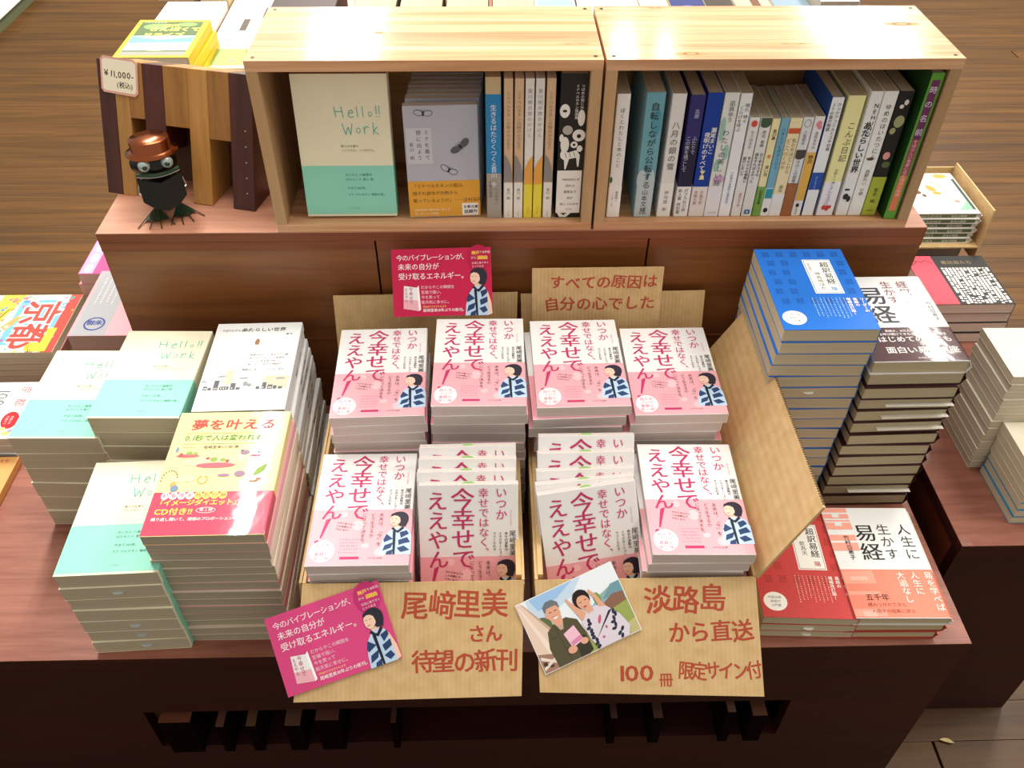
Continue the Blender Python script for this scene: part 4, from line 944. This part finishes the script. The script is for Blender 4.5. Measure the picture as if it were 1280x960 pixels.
# ================================================================ STRIPED WOODEN BLOCK, TAG, FROG
DKW = wood('#3a160c', '#52241a', (40, 4, 40), .45, .15, key='dark_walnut'); LTW = wood('#a8763a', '#bf8d4c', (60, 6, 60), .5, .1, key='light_oak'); MDW = wood('#8e5e2c', '#a57438', (60, 6, 60), .5, .1, key='mid_oak')
t = thing('wooden_sculpture', 'striped wooden block with three legs behind the metal frog', 'sculpture')
lean = math.atan2(.07, .185)
ex = Vector((.2405, -.060, 0)).normalized(); bk = Vector((.242, .970, 0)); ey = (bk*math.sin(lean)+Vector((0, 0, 1))*math.cos(lean))
t.matrix_world = basis((-.600, .6005, .8285), ex, ey)
Hh = .198; Wd = .248; Dp = .058       # local: x along, y up the face, z towards the viewer
# strips: x0, x1, bottom, material
ST_ = [(0, .0265, 0, DKW), (.0265, .050, 0, LTW), (.050, .0735, .118, MDW), (.0735, .107, .075, DKW), (.107, .146, .112, MDW), (.146, .1775, 0, LTW), (.1775, .212, .100, MDW), (.212, .248, 0, DKW)]
for i, (a, b, z0, m) in enumerate(ST_):
    zz = z0
    prof = [(a, z0), (b-.0001, z0), (b-.0001, Hh), (a, Hh)]
    bm = bmesh.new(); prism(bm, prof, Dp if z0 == 0 else Dp-.001, lambda u, v, w: Vector((u, v+w*math.tan(lean)*(1 if v < .001 else 0), -w)))
    bmesh.ops.bevel(bm, geom=[e for e in bm.edges if e.calc_length() > .03], offset=.0008, segments=1, affect='EDGES')
    to_obj('wood_strip', bm, m, t)
bm = bmesh.new(); prism(bm, [(.001, .0), (.247, .0), (.247, Hh-.002), (.001, Hh-.002)], .010, lambda u, v, w: Vector((u, v+(Dp+w+.0002)*math.tan(lean)*(1 if v < .001 else 0), -Dp-.0002-w))); to_obj('back_board', bm, wood('#4a2a18', '#5e3822', (40, 4, 40), .6, key='back_board'), t)
for k in range(5):
    bm = bmesh.new(); cyl(bm, (.236, .026+k*.023, -.0003), (.236, .026+k*.023, .0006), .0011, seg=8); to_obj('metal_pin', bm, mat('#c8c0b4', .3, metal=.9), t)
# price tag
t2 = thing('price_tag', 'cream price tag with a pink border and handwritten price on the wooden block', 'tag')
M = basis(Vector((-.600, .6005, .8285))+ex*.006+ey*.152, ex+ey*-.04, ey); M.translation += (M.to_3x3() @ Vector((0, 0, 1)))*.0012; t2.matrix_world = M
o = [(.004, 0), (.055, -.001), (.0605, .004), (.0605, .0465), (.055, .0515), (.004, .0515), (0, .047), (0, .0045)]
card_mesh('tag_card', o, lambda u, v, w: Vector((u, v, w)), .0006, cover('#e8b0a0'), t2)
decal('price_lettering', t2, lambda u, v, w: Vector((u, v, .0006+w)), [(ink('#f8eed6'), poly((6, 3), (54, 2.6), (57.5, 6), (57.5, 45), (53.5, 48.5), (6, 48.5), (3, 45), (3, 6.5))), (ink('#26221c'), text('¥11,000-', 6, 34.5, 12.5, off=.02, pitch=1.1, jit=.03)+text('(税込)', 26, 18, 9.5, off=.02, jit=.03))])
# frog
FB = mat('#14120e', .35, .5, metal=.3); FG = mat('#23402a', .4, .5, metal=.2); CU = mat('#a05a3c', .22, metal=1.0); SV = mat('#b8b4ac', .25, metal=.9)
t = thing('frog_figurine', 'black metal frog with a copper hat and webbed feet on the riser', 'figurine', (-.491, .547, .8285), (0, 0, R(22)))
def lathe(bm, prof, cx, cy, seg=20, sxy=(1, 1), mi=0):
    rings = []
    for r, z in prof: rings.append([bm.verts.new((cx+r*sxy[0]*math.cos(2*math.pi*i/seg), cy+r*sxy[1]*math.sin(2*math.pi*i/seg), z)) for i in range(seg)])
    for A, B in zip(rings, rings[1:]):
        for i in range(seg): bm.faces.new((A[i], A[(i+1) % seg], B[(i+1) % seg], B[i])).material_index = mi
    bm.faces.new(rings[0][::-1]).material_index = mi; bm.faces.new(rings[-1]).material_index = mi
bm = bmesh.new(); lathe(bm, [(.018, .024), (.029, .032), (.032, .05), (.030, .066), (.016, .074)], 0, .010, 8, (1, .7)); to_obj('body', bm, FB, t, True)
bm = bmesh.new(); lathe(bm, [(.014, .064), (.029, .069), (.035, .077), (.035, .085), (.031, .094), (.026, .098), (.008, .101)], 0, .004, 22, (1, .78)); to_obj('head', bm, FB, t, True)
bm = bmesh.new()
P = [(-.030+.006*i, -.0235-.0035*math.sin(math.pi*i/10), .0785-.004*math.sin(math.pi*i/10)) for i in range(11)]
tube(bm, P, .0024, 8); to_obj('mouth', bm, FG, t)
bm = bmesh.new(); tube(bm, [(x, y-.0018, z-.003) for x, y, z in P], .0008, 6); to_obj('lip_wire', bm, SV, t)
for sx in (-1, 1):
    bm = bmesh.new(); bmesh.ops.create_uvsphere(bm, u_segments=16, v_segments=10, radius=.0088, matrix=Matrix.Translation((sx*.0160, -.0205, .0885)))
    e = to_obj('eye', bm, mat('#9fb0aa', .15, .6, coat=1), t, True)
    bm = bmesh.new(); cyl(bm, (sx*.0155, -.0285, .0885), (sx*.0152, -.0300, .0883), .0038, .003, 12); to_obj('pupil', bm, mat('#0c0c0c', .3), e)
bm = bmesh.new(); lathe(bm, [(.037, .0965), (.0375, .098), (.0285, .1005), (.0278, .1015), (.0285, .1165), (.0270, .1185), (.004, .119)], 0, .004, 26, (1, .85)); to_obj('copper_hat', bm, CU, t, True)
# open book held in front
for sx in (-1, 1):
    bm = bmesh.new(); f = lambda u, v, w, sx=sx: Vector((sx*u, -.034+.55*u*.6-w+.18*(v-.05), v))
    prism(bm, [(0, .022), (.018, .026), (.031, .036), (.031, .070), (0, .064)], .0022, f); to_obj('held_book_cover', bm, FB, t)
    bm = bmesh.new(); tube(bm, [(sx*.022, .004, .060), (sx*.031, -.006, .052), (sx*.033, -.020, .046), (sx*.024, -.0275, .043)], .0016, 8); to_obj('arm', bm, SV, t)
    bm = bmesh.new(); tube(bm, [(sx*.009, .006, .030), (sx*.0125, .008, .014), (sx*.0155, .010, .003)], .0011, 8); to_obj('leg', bm, FB, t)
    bm = bmesh.new(); hx, hy = sx*.0155, .012
    tips = [(-.026, -.040), (-.014, -.047), (-.001, -.051), (.014, -.048)] if sx < 0 else [(-.014, -.048), (-.001, -.052), (.011, -.050), (.024, -.042)]
    H0 = Vector((hx, hy, .005)); T_ = [Vector((hx+a, hy+b, .0012)) for a, b in [(p*1.3, q*1.2) for p, q in tips]]
    for p in T_: tube(bm, [H0, p], .0009, 6)
    ft = to_obj('foot', bm, mat('#6a4a3c', .35, metal=.7), t)
    bm = bmesh.new(); v0 = bm.verts.new(H0+Vector((0, 0, .0003))); M_ = [H0.lerp(p, .72) for p in T_]; W2 = []
    for a, b in zip(M_, M_[1:]): W2 += [a, a.lerp(b, .5).lerp(H0, .10)]
    W2.append(M_[-1]); vs = [bm.verts.new(p+Vector((0, 0, .0003))) for p in W2]
    for a, b in zip(vs, vs[1:]): bm.faces.new((v0, a, b))
    to_obj('web', bm, FG, ft)

# ================================================================ LEFT: TRAVEL MAGAZINES
def pr(s, *a): return s
# bright city guide magazines, printed sideways: reading direction points to -x
t0 = thing('travel_magazine', '', 'magazine'); W, L, T = .235, .166, .0145
def mag(W, L, T, cov, pg='#cfc0a8'):
    t = thing('travel_magazine', '', 'magazine'); wrap('cover', W, T, -L/2, L/2, .0004, cover(cov, False), t, rnd=.0008)
    box('page_block', (-W/2+.0003, W/2-.0006, -L/2+.0003, L/2-.0003, .0005, T-.0005), pages(pg), t); return t
discard(t0)
for k in range(5):
    T = .0140; m_ = mag(W, L, T, '#dfe6c8' if k == 4 else ('#c88a7a', '#8a9a8a', '#b4a078', '#a87a70')[k])
    m_.location = (-.888+(.002 if k % 2 else -.001), .636-(.001 if k % 2 else 0), .4702+T*k); m_.rotation_euler = (0, 0, R((0, .6, -.5, .4, 0)[k]))
    m_['group'] = 'colourful travel magazines at the left edge'
    m_['label'] = 'colourful travel magazine with a big red title at the left edge' if k == 4 else 'travel magazine at the left edge, %s in its stack' % ('lowest', 'second from below', 'third from below', 'fourth from below')[k]
    if k == 4:
        f = frame_cover(W, L, T); RR = ink('#e2463c'); WW = ink('#fdf8f4'); random.seed(9)
        L1 = [(ink('#e8463c'), rect(214, 0, 234.5, 166)), (ink('#6fb0dc'), rect(130, 20, 214, 150)), (ink('#f2dc4a'), poly((90, 166), (132, 166), (112, 90), (80, 60))), (ink('#c8a060'), poly((118, 70), (146, 120), (156, 116), (130, 60))), (ink('#7a4a2c'), poly((112, 120), (118, 130), (96, 60), (92, 60)))]
        cols = ['#e9709c', '#62b46a', '#f4c63c', '#4f8fd0', '#f08a4a', '#f6f0e4', '#c04a7c', '#3f9a8a']
        for i in range(70):
            x, y = random.uniform(92, 232), random.choice([random.uniform(142, 162), random.uniform(3, 26)]) if i < 46 else random.uniform(30, 140)
            if 150 < x < 212 and 26 < y < 140: continue
            L1.append((ink(random.choice(cols)), ell(x, y, random.uniform(2, 6), random.uniform(1.5, 4), 10, rot=random.uniform(0, 90))))
        decal('cover_photo', t := m_, f, L1, step=.004)
        big = text('京都', 0, 0, 72, off=.05, pitch=.95); bw = text('京都', 0, 0, 72, off=.15, pitch=.95)
        # turned a quarter so the characters read from the right-hand side
        rot = lambda g: [([(183-(-b)*1.0-31 if False else 212+b*1.02, 140-a*.98) for a, b in p], fs) for p, fs in g]
        rot = lambda g: [([(214+b, 148-a) for a, b in p], fs) for p, fs in g]
        decal('title_lettering', m_, f, [(WW, rot(bw)), (RR, rot(big))], base=.5)
        decal('price_flash', m_, f, [(ink('#f4e03c'), ell(196, 14, 14, 13)+rect(206, 2, 222, 66)), (ink('#5a5a20'), text('500円', 190, 24, 9, rot=-90+20, off=.03)), (ink('#fdf3ee'), text('まっぷ', 218, 150, 12, rot=-90, off=.03))], base=.9)
W, L = .190, .134
for k in range(3):
    T = .0166; m_ = mag(W, L, T, '#f2f1ef', '#bdb6b0'); m_.location = (-.871, .431+(.001 if k == 1 else 0), .4702+T*k); m_.rotation_euler = (0, 0, R(-2+k))
    m_.name = 'city_guidebook'; m_['category'] = 'book'; m_['group'] = 'white city guidebooks at the left edge'
    m_['label'] = 'white guidebook with grey numerals and a red blot, top of its pile' if k == 2 else 'white guidebook under the one with a red blot, %s' % ('lowest', 'middle one')[k]
    if k == 2:
        f = frame_cover(W, L, T)
        decal('title_lettering', m_, f, [(ink('#5a6a64'), text('100', 152, 118, 30, rot=-90)), (ink('#c8404a'), text('京都', 182, 124, 19, rot=-90, pitch=1.6, off=.0))])
        decal('red_blot', m_, f, [(ink('#c81e2c'), ell(172, 42, 14, 20, 24, rot=8)), (ink('#f6dcd8'), text('定番から\n穴場まで', 176, 52, 5, rot=-90, lead=1.5))], base=.2)
        decal('printed_picture', m_, f, [(ink('#d8c47a'), ell(176, 12, 7, 5)+ell(168, 22, 4, 4)), (ink('#a8a0c0'), ell(182, 18, 5, 4)), (ink('#7fb49a'), ell(160, 10, 4, 3))], base=.2)
t = mag(.13, .165, .014, '#e9b06a', '#a98a5c'); t.name = 'orange_booklet'; t.location = (-.8385, .275, .4702)
tagm(t, 'orange booklet with red print lying at the left edge of the table', 'book')
decal('title_lettering', t, frame_cover(.13, .165, .014), [(ink('#b8402c'), text('お寺めぐり', 78, 160, 8, off=.04)), (ink('#f6e6c4'), ell(105, 110, 14, 10)+ell(90, 70, 18, 7)), (ink('#e29a50'), ell(70, 100, 16, 14))])
# pink-grey books and pink novels behind them
GG = 'pink and grey books between the magazines and the riser'
for k, (c, dx, nm) in enumerate((('#d9b83c', .008, 'yellow'), ('#c98a84', .002, 'dull red'), ('#d8a49c', .006, 'rose'), ('#c88a90', .001, 'mauve'), ('#e7a4ac', 0, 'pink'))):
    T = .0250
    m_ = mag(.129, .187, T, c, '#b0948c'); m_.name = 'pink_grey_book'; m_.location = (-.6545-dx*.3+(.0 if k else -.0), .6235-(0.01 if k == 0 else 0), .4702+T*k); m_['category'] = 'book'; m_['group'] = GG
    m_['label'] = 'pink book with a grey panel and blue seal beside the riser' if k == 4 else f'{nm} book under the pink one with a grey panel'
    if k == 4:
        f = frame_cover(.129, .187, T)
        decal('grey_panel', m_, f, [(ink('#a3a3a8'), rect(5, .5, 62, 186.5)), (ink('#dcdcdc'), vscribble(48, 165, 90, 4, 10, 1, 5)), (ink('#27408a'), ring(36, 32, 18, 18, 3)+text('御朱', 22, 42, 14, off=.05)), (ink('#e88a94'), scribble(70, 150, 46, 9, 12, .6, 4))])
for k in range(5):
    T = .0235
    m_ = mag(.110, .110, T, '#e0508a' if k == 4 else '#e28aa8', '#d8c0b4'); m_.name = 'pink_novel'; m_.location = (-.7110+(-.006 if k == 3 else 0), .7740, .4702+T*k); m_['category'] = 'book'; m_['group'] = 'small pink books behind the pink and grey ones'
    m_['label'] = 'hot pink book with white bubbles, topmost beside the riser corner' if k == 4 else 'small pink book by the riser corner, %s in its stack' % ('lowest', 'second from below', 'middle', 'fourth from below')[k]
    if k == 4: decal('cover_print', m_, frame_cover(.110, .110, T), [(ink('#c9a0c8'), rect(1, 1, 26, 109)), (ink('#fbf6f8'), ell(14, 18, 7, 13)+ell(15, 50, 7, 14)+ell(15, 84, 7, 13)), (ink('#f4b4cc'), ell(48, 60, 12, 5)+ell(60, 40, 10, 4)+ell(40, 82, 8, 4)), (ink('#f8dce6'), ell(70, 24, 8, 3)+ell(46, 96, 8, 3))])

# ================================================================ RIGHT: SIDE TABLE STACKS
def plain_block(name, W, L, T, cov, pg): return book(name, W, L, T, cover(cov), pg)
def pile(name, n, W, L, T, x, y, z0, rot, cov, pg, what, where, group, jit=.0015, top=None, covs=None, slips=None):
    first = None
    for k in range(n-1, -1, -1):
        if covs and k in covs: b = book(name, W, L, T, cover(covs[k]), pg)
        elif first is None: first = b = book(name, W, L, T, cover(cov), pg)
        else: b = copy_tree(first)
        b.location = (x+random.uniform(-jit, jit), y+random.uniform(-jit, jit), z0+T*k); b.rotation_euler = (0, 0, R(rot+random.uniform(-.6, .6)))
        kk = n-1-k
        b['label'] = top if (kk == 0 and top) else f'{what}, {ORD[kk]} in the {where}'; b['category'] = 'book'; b['group'] = group
        if slips and kk in slips:
            s = box('order_slip', (-W/2-.0012, -W/2-.0002, -.012+.008*(kk % 3), .014, T*.3, T*.9), mat('#bcb6ac', .6), b)
    return
zs = .5072
# spines away: page fronts to the left, page feet to the viewer
pile('white_paperback', 13, .112, .148, .0149, .8260, .3420, zs, 90, '#e6dfcd', pages('#dcd2ba'), 'small white paperback', 'rear white stack on the side table', 'small white paperbacks, rear stack on the side table', top='small white paperback with blank back cover up, topmost of rear white stack')
decal('cover_lines', [o for o in COL.objects if o.get('label', '').startswith('small white paperback with blank')][0], frame_cover(.112, .148, .0149), [(ink('#cfd2d8'), sum([rect(6+i*5.2, 4, 6.5+i*5.2, 144) for i in range(19)], []))])
pile('white_paperback', 7, .105, .148, .0150, .8440, .2290, zs, 90, '#e4dcc6', pages('#d9cfb4'), 'small white paperback', 'front white stack on the side table', 'small white paperbacks, front stack on the side table', covs={0: '#2a7fa8', 1: '#2f86ac', 2: '#2a7fa8'}, top='small white paperback topmost of the front white stack on the side table', jit=.003)
# red and black novels
def redblack(T, W=.150, L=.150, art=True):
    t = book('red_black_book', W, L, T, cover('#22201f'), pages('#dcc8bc'))
    if art:
        g = []; random.seed(12)
        for c in range(13):
            y_ = 112
            while y_ > 6:
                h = random.uniform(3, 7)
                if random.random() < .9: g += rect(56+c*7, y_-h, 61+c*7, y_-.9)
                y_ -= h+random.choice([.3, .3, 2.5])
        decal('cover_print', t, frame_cover(W, L, T), [(ink('#e2485a'), rect(.5, .5, 50, L*1000-.5)), (ink('#efe9e4'), g), (ink('#3a2a2a'), pline([(6, 120), (18, 132), (8, 138), (26, 128), (34, 136), (46, 126)], 1.6)), (ink('#8a7a58'), text('書店員たち', 62, 134, 12, off=.02))])
    return t
T = .0215; tb = redblack(T); pb = redblack(T, art=False)
stack(tb, pb, 4, .8610, .6700, zs, T, 0, 'black covered book', 'red and black stack', 'red and black books on the side table', jit=.004, toplabel='red and black book with a grid of white characters on the side table')
discard(pb)
pile('dark_book', 3, .150, .150, .0235, .8520, .8750, zs, 0, '#2c2622', pages('#8a7c70'), 'dark book', 'stack under the cardboard tray', 'dark books under the cardboard tray')
TR = thing('cardboard_tray', 'cut-down cardboard tray holding picture books at the right', 'box', (.862, .880, .5780))
box('tray_base', (-.092, .092, -.088, .094, 0, .003), CB, TR)
box('side_wall', (.0925, .0955, -.088, .094, -.030, .085), CB, TR)
box('back_wall', (-.092, .0922, .0945, .0975, 0, .075), CB, TR)
def picture_book(T, W=.150, L=.152, art=True):
    t = book('green_picture_book', W, L, T, cover('#f4f3ee'), PAGW, hard=True)
    if art:
        gr = ink('#8ac4a0'); f = frame_cover(W, L, T)
        sp = []
        for i in range(14): sp += ell(70+56*math.cos(i*.449), 76+62*math.sin(i*.449), 7, 5, 10)
        decal('cover_illustration', t, f, [(ink('#bfe0cc'), sp), (gr, ring(70, 76, 46, 50, 1.6)+ring(70, 76, 64, 70, 1.2)), (ink('#f6f5f0'), ell(70, 76, 42, 46)), (ink('#e0a040'), ell(84, 92, 8, 13, rot=20)+ell(90, 74, 9, 6)+ell(120, 140, 14, 8)), (ink('#6a4a34'), ell(52, 78, 8, 7)+ell(62, 66, 4, 6)), (gr, poly((110, 12), (138, 12), (138, 44))), (ink('#3f4a3c'), rect(138, 14, 144, 128)), (ink('#d07a74'), text('えほん', 96, 122, 10, rot=-50)+text('猫', 112, 50, 12))])
    return t
T = .0112; tb = picture_book(T); pb = picture_book(T, art=False)
decal('edge_print', pb, lambda u, v, w: Vector((-.075+u, -.076-w, v)), [(ink('#5a6a44'), rect(8, 2.4, 140, 8.8)), (ink('#e8e6d8'), text('おはようどうぶつたち', 14, 8.2, 6, off=.02)+text('絵本の時間', 92, 8.2, 6))])
decal('edge_print', tb, lambda u, v, w: Vector((-.075+u, -.076-w, v)), [(ink('#6a7a50'), rect(8, 2.4, 140, 8.8)), (ink('#e8e6d8'), text('おはようどうぶつたち', 14, 8.2, 6, off=.02)+text('絵本の時間', 92, 8.2, 6))])
stack(tb, pb, 6, .868, .882, .5813, T, 0, 'green and white picture book', 'tray stack', 'picture books in the cardboard tray', jit=.003, toplabel='white picture book with a green ring and small animals, on top')
discard(pb)

# ================================================================ BEHIND THE CRATES
ZB = .8402
def backmag(label, x, y, w, l, T, z, cov, layers, name='magazine', rot=0, gloss=False, pg='#d8cfb4', group=None, edge=None):
    t = book(name, w, l, T, cover(cov, gloss), pages(pg), label, 'magazine' if 'magazine' in name else 'book', group=group); t.location = (x, y, z); t.rotation_euler = (0, 0, R(rot))
    if layers: decal('cover_print', t, frame_cover(w, l, T), layers, step=.05)
    return t
YE = '#ecc92e'
for k in range(4):
    T = .0198
    L_ = [(ink('#4a6034'), rect(8, 8, 122, 164)), (ink('#7a9a54'), ell(40, 140, 24, 14)+ell(95, 150, 18, 9)), (ink('#c8dce6'), rect(8, 30, 122, 96)), (ink('#6a8fb4'), poly((8, 96), (60, 78), (122, 92), (122, 66), (8, 62))), (ink('#ddd7a0'), ell(66, 46, 46, 18)), (ink('#8a8a80'), rect(8, 8, 122, 24)), (ink('#f4ee6a'), text('信州', 52, 152, 15, off=.06)+text('さんぽくて', 30, 136, 19, off=.07)+text('ドライブ', 24, 110, 19, off=.07)), (ink('#f2f4ea'), text('ぐるっとまわる', 12, 163, 6))] if k == 3 else None
    b = backmag('yellow-framed drive magazine with a green landscape, on top' if k == 3 else 'yellow-edged magazine behind the wooden block, %s' % ('lowest', 'second from below', 'third from below')[k], -.5925+(.004 if k == 2 else (.008 if k == 1 else 0)), .985-(.0 if k else .003), .132, .173, T, ZB+T*k, YE, L_, rot=(-3, 1.5, -1.5, 0)[k], pg='#e8e2cc', group='yellow travel magazines behind the wooden block')
backmag('white magazine with a pink circle at the back left', -.670, 1.44, .085, .19, .012, ZB+.02, '#f1efec', [(ink('#e87aa0'), ell(66, 22, 12, 11)), (ink('#7a7a7a'), scribble(14, 60, 50, 4, 12, .8, 5))], rot=0)
backmag('plain kraft brown pad beside the white magazine at back left', -.594, 1.44, .060, .19, .022, ZB+.0, '#c9ab82', None, name='notepad_book')
backmag('white paper-covered book behind the yellow magazines', -.628, 1.24, .125, .19, .020, ZB, '#eeebe4', [(ink('#d8907c'), rect(4, 160, 121, 164))], name='paper_book')
backmag('small garden picture magazine between the yellow ones and the crate', -.485, 1.015, .085, .095, .014, ZB+.016, '#e4dcc0', [(ink('#8fa860'), rect(3, 12, 82, 88)), (ink('#e8d45a'), ell(24, 46, 12, 10)+ell(50, 66, 14, 9)+ell(66, 34, 10, 12)), (ink('#c05a3a'), ring(70, 78, 8, 10, 2)), (ink('#d88a78'), ell(44, 34, 9, 6)+ell(70, 28, 6, 5))])
backmag('white booklet under the garden picture magazine', -.480, 1.000, .110, .13, .0155, ZB, '#f2f0ee', None, name='booklet')
t = thing('catalogue_sheet', 'large open catalogue page with small photos at the back left', 'poster', (-.505, 1.23, ZB), (R(1), 0, 0))
box('paper', (-.055, .055, -.135, .30, 0, .004), cover('#d6d2c2'), t)
random.seed(21)
decal('printed_page', t, lambda u, v, w: Vector((-.055+u, -.135+v, .004+w)), [(ink('#e6e6e4'), rect(66, 2, 109, 433)), (ink('#4a4038'), rect(42, 120, 56, 180)+rect(78, 200, 98, 240)+rect(76, 330, 96, 370)), (ink('#b4604c'), rect(78, 186, 98, 200)), (ink('#6a8aa4'), rect(78, 240, 98, 250)+ell(30, 370, 20, 14)), (ink('#8a8a78'), scribble(6, 290, 28, 4, 12, .6, 4)+scribble(6, 90, 28, 5, 12, .6, 4))])
# books standing and lying on the rear table behind the crates
GB = 'books lying behind the crates'
b = backmag('dark brown book lying behind the left crate', -.330, 1.04, .115, .17, .135, ZB, '#2c150e', None, name='dark_book')
for k in range(4):
    x = -.205+k*.0835
    t = book('open_backed_book', .078, .17, .128, cover('#2a241c'), pages('#c4b98e', 60), 'thick cream page block, %s behind the left crate' % ('first', 'second', 'third', 'fourth')[k], group=GB); t.location = (x, 1.045, ZB)
    box('page_face', (-.0375, .0370, -.084, .084, .1284, .1290), pages('#c9bf96', 60), t)
backmag('landscape picture magazine behind the left crate', .121, 1.04, .075, .17, .128, ZB, '#b9b6bc', [(ink('#5a7a4a'), ell(40, 20, 24, 14)), (ink('#8ab0c8'), rect(6, 40, 70, 90))])
backmag('white leaflet with black handwriting behind the crates', .218, 1.045, .112, .17, .127, ZB, '#eceef0', [(ink('#3a3a3a'), scribble(10, 52, 70, 5, 9, 1.2, 5)), (ink('#3a6a4a'), ell(100, 40, 3, 3))], name='leaflet_magazine')
backmag('peach leaflet with a round drawing behind the right crate', .302, 1.045, .052, .17, .128, ZB, '#eccfa8', [(ink('#6a8a5a'), ring(26, 30, 9, 9, 1.5)+ell(10, 14, 3, 3)), (ink('#3a3a3a'), scribble(20, 14, 24, 2, 6, .8, 4))], name='leaflet_magazine')
backmag('night blue magazine cover behind the right crate', .363, 1.045, .062, .17, .128, ZB, '#26306e', [(ink('#5a6ab4'), ell(30, 30, 16, 14)), (ink('#e8c8a0'), poly((0, 0), (10, 0), (0, 40)))])
backmag('grey and black picture cover behind the right crate', .423, 1.045, .050, .17, .127, ZB, '#3a342c', [(ink('#b8b090'), ell(14, 20, 11, 16))])
backmag('beige cover with brown stripe behind the right crate', .484, 1.045, .066, .17, .128, ZB, '#c8a892', [(ink('#6a4228'), rect(30, 1, 46, 168))])
backmag('blue-grey floral cover behind the right crate', .553, 1.045, .066, .17, .129, ZB, '#7a92a4', [(ink('#e8d8c0'), ell(20, 20, 12, 9)+ell(46, 30, 10, 8)), (ink('#c0705a'), ell(34, 12, 6, 5))])
backmag('white dotted book at the far right end behind the crates', .625, 1.045, .070, .17, .150, ZB, '#eeeef0', [(ink('#9a9aa4'), sum([ell(8+i*7, 14+(i % 3)*9, 1.4, 1.4, 6) for i in range(8)], [])), (ink('#e8c43c'), rect(44, 60, 66, 90))], pg='#a8a498', name='dotted_book')

bpy.data.objects.remove(_ob)
